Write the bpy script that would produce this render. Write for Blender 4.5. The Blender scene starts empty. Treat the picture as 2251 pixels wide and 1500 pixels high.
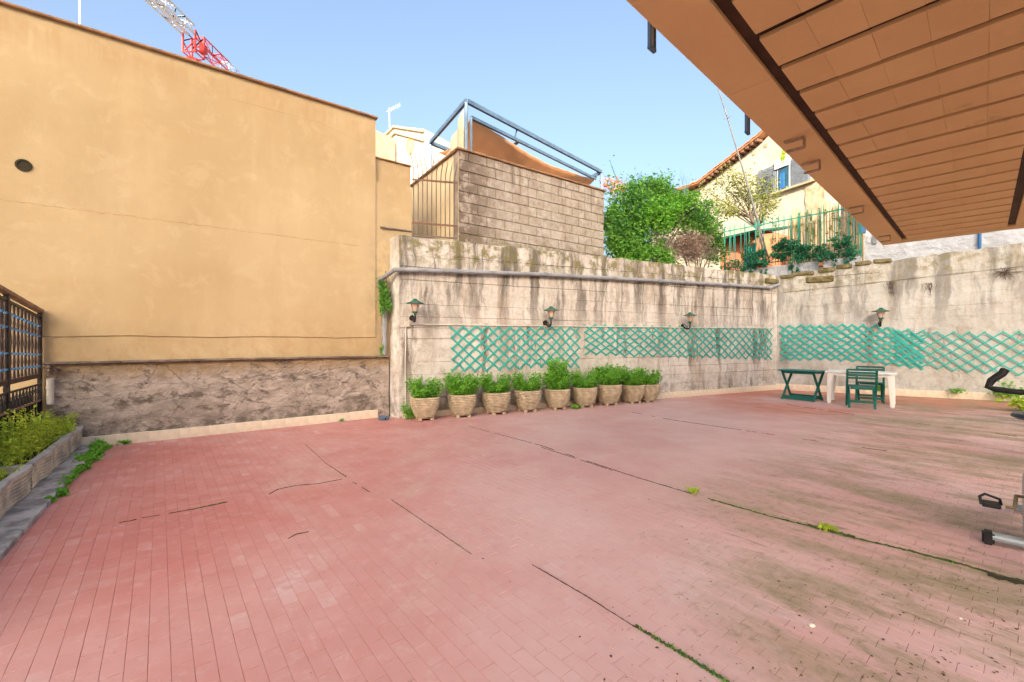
import bpy, bmesh, math, random
import numpy as np
from mathutils import Vector, Matrix
random.seed(7); RNG = np.random.default_rng(7)
scene = bpy.context.scene
C = scene.collection

# ------------------------------------------------------------------ camera, sky, sun, exposure
EYE = 1.4; F = 950.0; CX = 1125.5; HY = 750.0
cam_data = bpy.data.cameras.new('camera'); cam = bpy.data.objects.new('camera', cam_data); C.objects.link(cam)
cam.location = (0, 0, EYE); cam.rotation_euler = (math.radians(90), 0, 0)
cam_data.sensor_width = 36; cam_data.lens = F / 2251 * 36; cam_data.clip_start = 0.05; cam_data.clip_end = 2000
scene.camera = cam
SUN_EL = math.radians(20)
sun_from = Vector((-.1, -.995, 0)).normalized() * math.cos(SUN_EL) + Vector((0, 0, math.sin(SUN_EL)))
w = bpy.data.worlds.new('World'); scene.world = w; w.use_nodes = True
nt = w.node_tree; nt.nodes.clear()
sky = nt.nodes.new('ShaderNodeTexSky'); sky.sky_type = 'NISHITA'; sky.sun_disc = False
sky.sun_elevation = SUN_EL; sky.sun_rotation = math.atan2(sun_from.x, sun_from.y)
sky.air_density = 1.0; sky.dust_density = 9.0; sky.ozone_density = 1.5
bg = nt.nodes.new('ShaderNodeBackground'); bg.inputs[1].default_value = 0.15
wo = nt.nodes.new('ShaderNodeOutputWorld')
nt.links.new(sky.outputs[0], bg.inputs[0]); nt.links.new(bg.outputs[0], wo.inputs[0])
sd = bpy.data.lights.new('sun', 'SUN'); sd.energy = 3.2; sd.angle = math.radians(0.5); sd.color = (1, .93, .82)
so = bpy.data.objects.new('sun', sd); C.objects.link(so)
so.rotation_euler = (-sun_from).to_track_quat('-Z', 'Y').to_euler(); so.location = (-10, -30, 30)
vs = scene.view_settings
vs.view_transform = 'Standard'; vs.look = 'None'; vs.gamma = 1; vs.use_curve_mapping = False
vs.exposure = 1.75

# ------------------------------------------------------------------ helpers
class Frame:
    """a wall's own axes: x along it, y away from the terrace, z up"""
    def __init__(s, o, d, z=0.0):
        d = Vector((d[0], d[1])).normalized(); s.o = Vector((o[0], o[1])); s.d = d
        s.n = Vector((-d.y, d.x)); s.a = math.atan2(d.y, d.x); s.z = z
    def world(s, x, y=0, z=0):
        p = s.o + s.d * x + s.n * y; return Vector((p.x, p.y, z + s.z))
    def local(s, p):
        q = Vector((p[0], p[1])) - s.o
        return Vector((q.dot(s.d), q.dot(s.n), (p[2] if len(p) > 2 else 0) - s.z))
    def see(s, px, py=HY, y=0.0):
        """where the sight line through a point of the photograph meets the wall's face: (x, z) on the wall"""
        k = (px - CX) / F; o = s.o + s.n * y
        t = (k * o.y - o.x) / (s.d.x - k * s.d.y)
        Y = o.y + s.d.y * t
        return t, EYE + (HY - py) / F * Y
    def place(s, ob, x=0, y=0, z=0, rz=0):
        ob.location = s.world(x, y, z); ob.rotation_euler = (0, 0, s.a + rz)
def onfloor(px, py, z=0.0):
    Y = (EYE - z) * F / (py - HY); return Vector(((px - CX) / F * Y, Y, z))
def at(px, py, Y):
    return Vector(((px - CX) / F * Y, Y, EYE + (HY - py) / F * Y))

def tag(o, label=None, cat=None, group=None, kind=None):
    if label: o['label'] = label
    if cat: o['category'] = cat
    if group: o['group'] = group
    if kind: o['kind'] = kind
    return o
def empty(name, loc=(0, 0, 0), rz=0.0):
    o = bpy.data.objects.new(name, None); C.objects.link(o); o.location = loc; o.rotation_euler = (0, 0, rz)
    o.empty_display_size = .1
    return o
def link(name, me, parent=None):
    o = bpy.data.objects.new(name, me); C.objects.link(o)
    if parent is not None: o.parent = parent
    return o
def copy_tree(o, parent=None):
    c = o.copy(); C.objects.link(c)
    c.parent = parent
    for ch in [k for k in bpy.data.objects if k.parent == o]: copy_tree(ch, c)
    return c

class MB:
    def __init__(s): s.v = []; s.f = []
    def add(s, v, f):
        n = len(s.v); s.v += [tuple(p) for p in v]; s.f += [tuple(i + n for i in q) for q in f]; return s
    def box(s, x0, y0, z0, x1, y1, z1):
        v = [(x0,y0,z0),(x1,y0,z0),(x1,y1,z0),(x0,y1,z0),(x0,y0,z1),(x1,y0,z1),(x1,y1,z1),(x0,y1,z1)]
        return s.add(v, [(0,3,2,1),(4,5,6,7),(0,1,5,4),(1,2,6,5),(2,3,7,6),(3,0,4,7)])
    def bar(s, p, q, w, t, up=(0, 0, 1)):
        p = Vector(p); q = Vector(q); d = (q - p).normalized(); up = Vector(up)
        if abs(d.dot(up)) > .98: up = Vector((1, 0, 0))
        sx = d.cross(up).normalized(); u = sx.cross(d).normalized()
        v = [b + sx * (i * w / 2) + u * (j * t / 2) for b in (p, q) for i, j in ((-1,-1),(1,-1),(1,1),(-1,1))]
        return s.add(v, [(0,3,2,1),(4,5,6,7),(0,1,5,4),(1,2,6,5),(2,3,7,6),(3,0,4,7)])
    def tube(s, pts, r, n=8, caps=True):
        pts = [Vector(p) for p in pts]; m = len(pts)
        rs = r if isinstance(r, (list, tuple)) else [r] * m
        rings = []; ref = None
        for i, p in enumerate(pts):
            d = (pts[min(i + 1, m - 1)] - pts[max(i - 1, 0)]).normalized()
            if ref is None: ref = Vector((0, 0, 1)) if abs(d.z) < .9 else Vector((1, 0, 0))
            a = (ref - d * ref.dot(d)).normalized(); ref = a; b = d.cross(a)
            rings.append([p + (a * math.cos(k * math.tau / n) + b * math.sin(k * math.tau / n)) * rs[i] for k in range(n)])
        v = [q for g in rings for q in g]; f = []
        for i in range(m - 1):
            for k in range(n):
                k2 = (k + 1) % n; f.append((i*n+k, i*n+k2, (i+1)*n+k2, (i+1)*n+k))
        if caps: f.append(tuple(reversed(range(n)))); f.append(tuple(range((m-1)*n, m*n)))
        return s.add(v, f)
    def lathe(s, prof, n=20, c=(0, 0, 0), sq=0.0, close=True):
        """turned shape; sq > 0 makes the plan a rounded square"""
        v = []; f = []
        for r, z in prof:
            for k in range(n):
                a = (k + .5) * math.tau / n; ca, sa = math.cos(a), math.sin(a)
                m = 1.0 / ((abs(ca) ** (2 + sq) + abs(sa) ** (2 + sq)) ** (1 / (2 + sq))) if sq else 1
                v.append((c[0] + ca * m * r, c[1] + sa * m * r, c[2] + z))
        for i in range(len(prof) - 1):
            for k in range(n):
                k2 = (k + 1) % n; f.append((i*n+k, i*n+k2, (i+1)*n+k2, (i+1)*n+k))
        if close: f.append(tuple(reversed(range(n)))); f.append(tuple(range((len(prof)-1)*n, len(prof)*n)))
        return s.add(v, f)
    def prism(s, poly, z0, z1):
        n = len(poly); v = [(x, y, z0) for x, y in poly] + [(x, y, z1) for x, y in poly]
        return s.add(v, [tuple(reversed(range(n))), tuple(range(n, 2*n))] + [(i, (i+1) % n, n+(i+1) % n, n+i) for i in range(n)])
    def mesh(s, name, m, bevel=0.0, smooth=False, seg=1):
        me = bpy.data.meshes.new(name); me.from_pydata(s.v, [], s.f)
        bm = bmesh.new(); bm.from_mesh(me)
        bmesh.ops.recalc_face_normals(bm, faces=bm.faces)
        if bevel: bmesh.ops.bevel(bm, geom=list(bm.edges), offset=bevel, segments=seg, affect='EDGES', clamp_overlap=True)
        if smooth:
            for fc in bm.faces: fc.smooth = True
            for e in bm.edges:
                if len(e.link_faces) == 2 and e.calc_face_angle(0) > .7: e.smooth = False
        bm.to_mesh(me); bm.free()
        if m: me.materials.append(m)
        return me
    def build(s, name, m, parent=None, **k):
        return link(name, s.mesh(name, m, **k), parent)

# ------------------------------------------------------------------ materials
def newmat(name):
    m = bpy.data.materials.new(name); m.use_nodes = True; n = m.node_tree; n.nodes.clear()
    out = n.nodes.new('ShaderNodeOutputMaterial'); b = n.nodes.new('ShaderNodeBsdfPrincipled')
    n.links.new(b.outputs[0], out.inputs[0]); b.inputs['Roughness'].default_value = .8
    return m, n, b, out
class NG:
    def __init__(s, n, root=None, world=False, gen='Object'):
        s.n = n
        if world: s.co = n.nodes.new('ShaderNodeNewGeometry').outputs['Position']
        else:
            t = n.nodes.new('ShaderNodeTexCoord'); s.co = t.outputs['Object']
            if root is not None: t.object = root
    def L(s, a, b): s.n.links.new(a, b)
    def scaled(s, sx, sy, sz, off=(0, 0, 0), rot=0):
        m = s.n.nodes.new('ShaderNodeMapping'); s.L(s.co, m.inputs[0]); m.inputs['Scale'].default_value = (sx, sy, sz)
        m.inputs['Location'].default_value = off; m.inputs['Rotation'].default_value = (0, 0, rot); return m.outputs[0]
    def aligned(s, sx, sy, deg, off=(0, 0, 0)):
        m = s.n.nodes.new('ShaderNodeMapping'); m.vector_type = 'TEXTURE'; s.L(s.co, m.inputs[0]); m.inputs['Scale'].default_value = (1 / sx, 1 / sy, 1)
        m.inputs['Rotation'].default_value = (0, 0, math.radians(deg)); m.inputs['Location'].default_value = off; return m.outputs[0]
    def noise(s, scale, detail=5, rough=.55, co=None, dist=0.0):
        t = s.n.nodes.new('ShaderNodeTexNoise'); s.L(co or s.co, t.inputs['Vector'])
        t.inputs['Scale'].default_value = scale; t.inputs['Detail'].default_value = detail
        t.inputs['Roughness'].default_value = rough; t.inputs['Distortion'].default_value = dist; return t.outputs[0]
    def voro(s, scale, feature='DISTANCE_TO_EDGE', co=None):
        t = s.n.nodes.new('ShaderNodeTexVoronoi'); t.feature = feature; s.L(co or s.co, t.inputs['Vector'])
        t.inputs['Scale'].default_value = scale; return t.outputs[0]
    def ramp(s, x, lo, hi, a=0.0, b=1.0):
        t = s.n.nodes.new('ShaderNodeMapRange'); t.interpolation_type = 'SMOOTHSTEP'
        if isinstance(x, (int, float)): t.inputs[0].default_value = x
        else: s.L(x, t.inputs[0])
        for i, q in enumerate((lo, hi, a, b)): t.inputs[1 + i].default_value = q
        return t.outputs[0]
    def math(s, op, a, b=0.0):
        t = s.n.nodes.new('ShaderNodeMath'); t.operation = op
        for i, q in enumerate((a, b)):
            if isinstance(q, (int, float)): t.inputs[i].default_value = q
            else: s.L(q, t.inputs[i])
        return t.outputs[0]
    def mul(s, *a):
        r = a[0]
        for q in a[1:]: r = s.math('MULTIPLY', r, q)
        return r
    def mix(s, f, a, b):
        t = s.n.nodes.new('ShaderNodeMix'); t.data_type = 'RGBA'
        if isinstance(f, (int, float)): t.inputs[0].default_value = f
        else: s.L(f, t.inputs[0])
        for i, q in ((6, a), (7, b)):
            if isinstance(q, tuple): t.inputs[i].default_value = (*q, 1)
            else: s.L(q, t.inputs[i])
        return t.outputs[2]
    def xyz(s):
        t = s.n.nodes.new('ShaderNodeSeparateXYZ'); s.L(s.co, t.inputs[0]); return t.outputs
    def bump(s, b, h, strength=.5, dist=.01):
        t = s.n.nodes.new('ShaderNodeBump'); t.inputs['Strength'].default_value = strength; t.inputs['Distance'].default_value = dist
        s.L(h, t.inputs['Height']); s.L(t.outputs[0], b.inputs['Normal'])
def simple(name, c1, c2=None, scale=6, rough=.7, bump=0.0, bscale=40, metal=0.0, rnd=0.0, spec=.3, dist=.004):
    m, n, b, out = newmat(name); g = NG(n)
    c2 = c2 or tuple(x * .75 for x in c1)
    f = g.ramp(g.noise(scale, 6, .6), .35, .65)
    if rnd:
        oi = n.nodes.new('ShaderNodeObjectInfo'); f = g.math('ADD', g.mul(f, 1 - rnd), g.mul(oi.outputs['Random'], rnd))
    g.L(g.mix(f, c1, c2), b.inputs['Base Color'])
    b.inputs['Roughness'].default_value = rough; b.inputs['Metallic'].default_value = metal
    b.inputs['Specular IOR Level'].default_value = spec
    if bump: g.bump(b, g.noise(bscale, 5, .6), bump, dist)
    return m
def leafmat(name, c1, c2, c3, scale=3.0, trans=.35):
    m, n, b, out = newmat(name); g = NG(n, world=True)
    nz = g.noise(scale, 3); fine = g.noise(scale * 14, 2)
    col = g.mix(g.ramp(nz, .35, .65), c1, c2); col = g.mix(g.ramp(fine, .5, .72), col, c3)
    g.L(col, b.inputs['Base Color']); b.inputs['Roughness'].default_value = .5; b.inputs['Specular IOR Level'].default_value = .25
    t = n.nodes.new('ShaderNodeBsdfTranslucent'); g.L(col, t.inputs[0]); mx = n.nodes.new('ShaderNodeMixShader')
    mx.inputs[0].default_value = trans; g.L(b.outputs[0], mx.inputs[1]); g.L(t.outputs[0], mx.inputs[2]); g.L(mx.outputs[0], out.inputs[0])
    return m

def wallmat(name, root, A, B, stain, top, moss=0.8, drip=1.0, low=.5, topband=1.0, brown=(.30,.21,.14), sc=1.0, toprise=0.0, block=0):
    """weathered rendered concrete: blotches, rain streaks below the coping, moss along the top, grime at the foot"""
    m, n, b, out = newmat(name); g = NG(n, root); x, y, z = g.xyz()
    zt = g.math('SUBTRACT', z, g.mul(x, toprise)) if toprise else z
    base = g.mix(g.ramp(g.noise(1.1 * sc, 8, .65), .38, .62), A, B)
    base = g.mix(g.mul(g.ramp(g.noise(7 * sc, 8, .7), .47, .70), .55), base, brown)
    base = g.mix(g.mul(g.ramp(g.noise(22 * sc, 6, .7), .52, .72), .35), base, stain)
    warp = g.n.nodes.new('ShaderNodeVectorMath'); warp.operation = 'MULTIPLY_ADD'; wn = g.n.nodes.new('ShaderNodeTexNoise'); wn.inputs['Scale'].default_value = 2.6; wn.inputs['Detail'].default_value = 4
    g.L(g.co, wn.inputs['Vector']); g.L(wn.outputs['Color'], warp.inputs[0]); warp.inputs[1].default_value = (.20, 0, .35); g.L(g.co, warp.inputs[2]); keep = g.co; g.co = warp.outputs[0]
    streak = g.noise(1, 8, .68, g.scaled(2.9 * sc, 1, .36)); streak2 = g.noise(1, 7, .68, g.scaled(8 * sc, 1, .7, (3, 1, 7)))
    wob = g.math('ADD', zt, g.mul(g.noise(1, 3, .5, g.scaled(2.2, 1, .5, (9, 3, 2))), 1.3))
    hm = g.ramp(wob, top - 1.5, top + .15)
    dr = g.mul(g.ramp(streak, .45, .60), hm, drip)
    dr2 = g.mul(g.ramp(streak2, .50, .66), g.ramp(wob, top - 1.7, top + .0), drip * 1.0)
    big = g.mul(g.ramp(g.noise(1, 8, .7, g.scaled(1.5, 1, .45, (5, 0, 1))), .50, .64), drip * .7)
    base = g.mix(big, base, brown)
    mid = g.mul(g.ramp(g.noise(1, 8, .7, g.scaled(2.4 * sc, 1, .33, (8, 2, 4))), .53, .62), g.ramp(z, 1.78, 1.70), g.ramp(z, .2, 1.2), drip * 1.0)
    base = g.mix(mid, base, tuple(q * .5 for q in brown))
    foot = g.mul(g.ramp(g.noise(1, 7, .7, g.scaled(6 * sc, 1, .9, (1, 2, 4))), .50, .62), g.ramp(z, .95, .25), low)
    base = g.mix(foot, base, stain); g.co = keep
    base = g.mix(dr, base, stain); base = g.mix(g.mul(dr2, .8), base, brown)
    lowm = g.mul(g.ramp(z, .75, .08), g.ramp(g.noise(4, 7, .7), .42, .62), low)
    base = g.mix(lowm, base, stain)
    mo = g.mul(g.ramp(zt, top - .55, top - .12), g.ramp(g.noise(5, 7, .7), .44, .6), moss)
    base = g.mix(mo, base, (.17, .15, .055))
    g.L(base, b.inputs['Base Color']); b.inputs['Roughness'].default_value = .92; b.inputs['Specular IOR Level'].default_value = .15
    h = g.math('ADD', g.noise(9, 8, .65), g.mul(g.noise(70, 4, .7, g.scaled(1, 1, 2.5)), .25))
    g.bump(b, h, .55, .02)
    return m

def leaves(pts, size, elong=1.6, jit=.35, upbias=.3, seedn=None, sizes=None):
    """many folded leaf faces at given points -> (verts, faces)"""
    pts = np.asarray(pts, float); n = len(pts); r = RNG
    d = r.normal(size=(n, 3)); d[:, 2] = np.abs(d[:, 2]) * upbias + d[:, 2] * (1 - upbias) * .8; d /= np.linalg.norm(d, axis=1)[:, None]
    e = r.normal(size=(n, 3)); e -= d * (e * d).sum(1)[:, None]; e /= np.linalg.norm(e, axis=1)[:, None]
    nn = np.cross(d, e); s = (size if sizes is None else sizes[:, None]) * (1 + jit * r.normal(size=(n, 1))).clip(.4, 2)
    w_ = s / elong * .5
    a = pts - d * s * .5; t = pts + d * s * .5; L_ = pts + e * w_ + nn * w_ * .5; R_ = pts - e * w_ + nn * w_ * .5
    v = np.stack([a, L_, t, R_], 1).reshape(-1, 3)
    i = np.arange(n)[:, None] * 4
    f = np.concatenate([np.hstack([i, i + 1, i + 2]), np.hstack([i, i + 2, i + 3])])
    return v, f
def fastmesh(name, v, f, m):
    me = bpy.data.meshes.new(name); v = np.asarray(v, np.float32); f = np.asarray(f, np.int32); k = f.shape[1]
    me.vertices.add(len(v)); me.vertices.foreach_set('co', v.ravel())
    me.loops.add(f.size); me.loops.foreach_set('vertex_index', f.ravel())
    me.polygons.add(len(f)); me.polygons.foreach_set('loop_start', np.arange(len(f), dtype=np.int32) * k)
    me.polygons.foreach_set('loop_total', np.full(len(f), k, np.int32))
    me.update(calc_edges=True); me.validate()
    me.shade_flat()
    if m: me.materials.append(m)
    return me
def blob(c, r, n, shell=.35, clumps=14, cs=.38, flat=1.0):
    """points in clumps spread through an ellipsoid, thinner towards the middle"""
    c = np.array(c); r = np.array(r, float)
    q = RNG.normal(size=(clumps, 3)); q /= np.linalg.norm(q, axis=1)[:, None]; q *= RNG.uniform(shell, 1, size=(clumps, 1))
    k = RNG.integers(0, clumps, n); cl = RNG.uniform(.5, 1.3, clumps)
    p = q[k] + RNG.normal(size=(n, 3)) * cs * cl[k][:, None] * .6
    return c + p * r
def foliage(name, pts, size, m, parent=None, **k):
    v, f = leaves(pts, size, **k); return link(name, fastmesh(name, v, f, m), parent)

M = {}
M['metal_grey'] = simple('grey_pipe_plastic', (.30,.31,.34), (.21,.215,.23), 5, .5)
M['black_metal'] = simple('black_iron', (.018,.017,.02), (.04,.032,.03), 9, .5, metal=.3)
M['brown_wood'] = simple('brown_slats', (.11,.075,.055), (.05,.035,.03), 8, .7, .3)
M['rail_wood'] = simple('rail_wood', (.32,.2,.13), (.2,.13,.09), 8, .7, .3)
M['blue_tie'] = simple('blue_ties', (.06,.22,.42), (.05,.14,.3), 9, .6)
M['green_slat'] = simple('green_painted_slat', (.035,.42,.335), (.025,.32,.30), 7, .55, .2, rnd=.45)
M['green_metal'] = simple('dark_green_metal', (.035,.15,.10), (.02,.09,.06), 12, .5)
M['green_plastic'] = simple('green_furniture', (.012,.15,.12), (.010,.105,.09), 9, .4)
M['teal_plastic'] = simple('teal_table_top', (.014,.20,.19), (.015,.16,.14), 9, .4)
M['fence_green'] = simple('fence_green', (.02,.24,.18), (.018,.18,.14), 9, .5)
M['white_plastic'] = simple('white_plastic', (.88,.88,.86), (.84,.84,.82), 3, .35, spec=.5)
M['pot'] = simple('sandstone_pot', (.60,.49,.34), (.45,.36,.25), 9, .85, .5, 60)
m_, n_, b_, o_ = newmat('ribbed_pot'); g_ = NG(n_); zz_ = g_.xyz()[2]
rib_ = g_.math('FRACT', g_.math('DIVIDE', g_.math('SUBTRACT', zz_, .06), .029))
gr_ = g_.mul(g_.ramp(g_.math('ABSOLUTE', g_.math('SUBTRACT', rib_, .45)), .30, .48), g_.ramp(zz_, .385, .37), g_.ramp(g_.noise(9, 5, .7), .3, .6))
c_ = g_.mix(g_.ramp(g_.noise(9, 6, .6), .35, .65), (.64, .52, .37), (.48, .385, .27)); c_ = g_.mix(g_.mul(g_.ramp(g_.noise(5, 6, .7), .52, .66), .5), c_, (.33, .28, .20))
g_.L(g_.mix(gr_, c_, (.22, .16, .10)), b_.inputs['Base Color']); b_.inputs['Roughness'].default_value = .9; g_.bump(b_, g_.noise(60, 5, .6), .5, .004); M['pot'] = m_
M['soil'] = simple('soil', (.06,.045,.03), (.03,.02,.015), 20, .95, .8, 40, dist=.02)
M['planter'] = simple('weathered_planter', (.66,.60,.48), (.36,.33,.30), 5, .9, .6, 45)
M['planter_rim'] = simple('planter_rim', (.52,.51,.50), (.32,.32,.32), 6, .9, .6, 45)
M['slate'] = simple('slate_kerb', (.46,.46,.46), (.20,.20,.20), 7, .85, .8, 20)
M['cream_kerb'] = simple('cream_kerb', (.78,.68,.54), (.60,.50,.39), 4, .85, .4, 30, rnd=.12)
M['cap'] = simple('stone_coping', (.25,.20,.17), (.13,.10,.085), 5, .85, .4, 30)
M['roof_cap'] = simple('brown_cap', (.36,.20,.10), (.22,.12,.07), 5, .8)
M['bark'] = simple('bark', (.16,.12,.085), (.09,.065,.05), 12, .9, .7, 40)
M['cable'] = simple('white_conduit', (.6,.57,.52), (.5,.46,.4), 6, .6)
M['pole'] = simple('dark_pole', (.16,.16,.15), (.1,.1,.1), 6, .6)
M['church_white'] = simple('church_plaster', (.50,.47,.40), (.44,.41,.34), 2, .85, .2, 10)
M['glass'] = simple('frosted_lamp_glass', (.62,.45,.36), (.55,.36,.28), 6, .25, spec=.6)
M['steel'] = simple('blue_grey_steel', (.11,.17,.25), (.08,.13,.19), 5, .45, metal=.2)
M['white_paint'] = simple('white_paint', (.8,.77,.7), (.7,.66,.58), 2, .8, .2, 30)
M['brown_soffit'] = simple('dark_brown_groove', (.075,.035,.018), (.05,.024,.013), 5, .8)
M['crane_red'] = simple('crane_red', (.62,.05,.04), (.5,.04,.03), 1, .5)
M['crane_white'] = simple('crane_white', (.55,.56,.58), (.48,.49,.52), 1, .5)
M['antenna'] = simple('pale_antenna', (.55,.6,.66), None, 3, .5)
M['leaf_lime'] = leafmat('leaf_lime', (.46,.58,.05), (.32,.50,.05), (.60,.64,.12), 6)
M['leaf_mid'] = leafmat('leaf_mid', (.20,.50,.05), (.11,.34,.035), (.34,.60,.09), 5)
M['leaf_bush'] = leafmat('leaf_bush', (.17,.42,.06), (.07,.24,.05), (.36,.56,.11), 1.7)
M['leaf_dark'] = leafmat('leaf_dark', (.04,.24,.12), (.025,.15,.08), (.10,.32,.15), 3)
M['leaf_blue'] = leafmat('leaf_blue', (.10,.24,.24), (.06,.16,.17), (.15,.3,.25), 3)
M['leaf_tree'] = leafmat('leaf_tree', (.23,.25,.05), (.13,.18,.04), (.34,.30,.09), 2)
M['leaf_dry'] = leafmat('leaf_dry', (.34,.24,.19), (.24,.17,.14), (.46,.34,.26), 3, .15)
M['petal'] = leafmat('petal', (.65,.22,.10), (.6,.3,.15), (.7,.4,.25), 5, .3)
M['moss'] = simple('moss', (.075,.11,.022), (.035,.05,.018), 25, .95, .9, 60, dist=.01)
M['crack'] = simple('crack_dirt', (.05,.035,.022), (.03,.03,.014), 25, .95)
M['litter'] = simple('dry_leaf', (.07,.04,.03), (.12,.08,.05), 25, .9)
M['terracotta_roof'] = simple('terracotta', (.55,.25,.11), (.36,.16,.08), 6, .85, .4, 20, rnd=.5)
M['canvas'] = simple('orange_canvas', (.72,.36,.16), (.66,.32,.14), 3, .85, .15, 80)
def thin_cloth(name, c):
    m, n, b, out = newmat(name); g = NG(n); b.inputs['Base Color'].default_value = (*c, 1); t = n.nodes.new('ShaderNodeBsdfTranslucent'); t.inputs[0].default_value = (*c, 1)
    mx = n.nodes.new('ShaderNodeMixShader'); mx.inputs[0].default_value = .55; g.L(b.outputs[0], mx.inputs[1]); g.L(t.outputs[0], mx.inputs[2]); g.L(mx.outputs[0], out.inputs[0]); g.bump(b, g.noise(60, 3), .1, .003); return m
M['sail'] = thin_cloth('sail_cloth', (.90, .60, .38))
M['canvas_cream'] = simple('cream_canvas', (.72,.6,.42), (.66,.54,.36), 3, .85)
M['cane'] = simple('bamboo_cane', (.52,.40,.20), (.34,.26,.14), 3, .7, rnd=.6)
M['orange_wall'] = simple('orange_plaster', (.6,.22,.10), (.5,.18,.09), 3, .85)
M['dark_glass'] = simple('dark_window', (.02,.06,.09), (.03,.09,.14), 3, .15, spec=.8)
M['shutter'] = simple('grey_shutter', (.20,.22,.25), (.15,.17,.2), 5, .6)
M['blue_frame'] = simple('blue_frame', (.03,.16,.36), (.03,.12,.3), 5, .5)
M['rust'] = simple('rusty_iron', (.20,.09,.05), (.13,.08,.06), 14, .8)
M['bars'] = simple('grey_bars', (.12,.10,.085), (.12,.07,.05), 10, .6)
M['bike_black'] = simple('black_foam', (.012,.012,.014), (.02,.02,.022), 20, .6)
M['bike_grey'] = simple('grey_enamel', (.36,.42,.47), (.3,.35,.4), 5, .3, metal=.3, spec=.5)
M['concrete'] = simple('concrete', (.45,.41,.36), (.34,.3,.26), 3, .9, .4, 20)
M['wood_hoop'] = simple('olive_strap', (.25,.21,.12), (.2,.16,.09), 6, .6)

# ------------------------------------------------------------------ the walls' own axes
FY = Frame((-5.56, 5.73), (3.11, 2.28))          # yellow neighbour wall
FW = Frame((-2.04, 7.82), (9.70, 4.73))          # long concrete wall with the pots
FR = Frame((7.66, 12.55), (3.56, -2.24))         # right concrete wall
FB = Frame((-1.05, 8.44), (.814, .581))          # block wall on top
FS = Frame((0, 0), (.737, .676))                 # balcony overhang
FP = Frame((-5.55, 5.55), (.591, -.806))         # planters along the left edge (y>0 = terrace side)
FE = Frame((7.35, 15.0), (2.4, -2.9))            # green garden fence
FH = Frame((9.73, 26.8), (.388, -.922))          # house on the right

# ------------------------------------------------------------------ ground and terrace floor
g = MB(); g.box(-260, -200, -4.2, 260, 300, -4.0)
tag(g.build('ground', M['concrete']), kind='structure')
g = MB()
u0 = FW.world(.28, .25); pts = [FY.world(3.9, .45), FW.world(.32, .26), FW.world(10.6, .26), FR.world(.2, .26), FR.world(8, .26), (30, 12), (30, 60), (-14, 60), (-9, 16)]
g.prism([(p[0], p[1]) for p in pts], -3.9, 3.18)
upper = tag(g.build('garden_ground', simple('garden_soil', (.16,.12,.08), (.1,.08,.05), 2, .95, .5, 10)), kind='structure')

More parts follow.
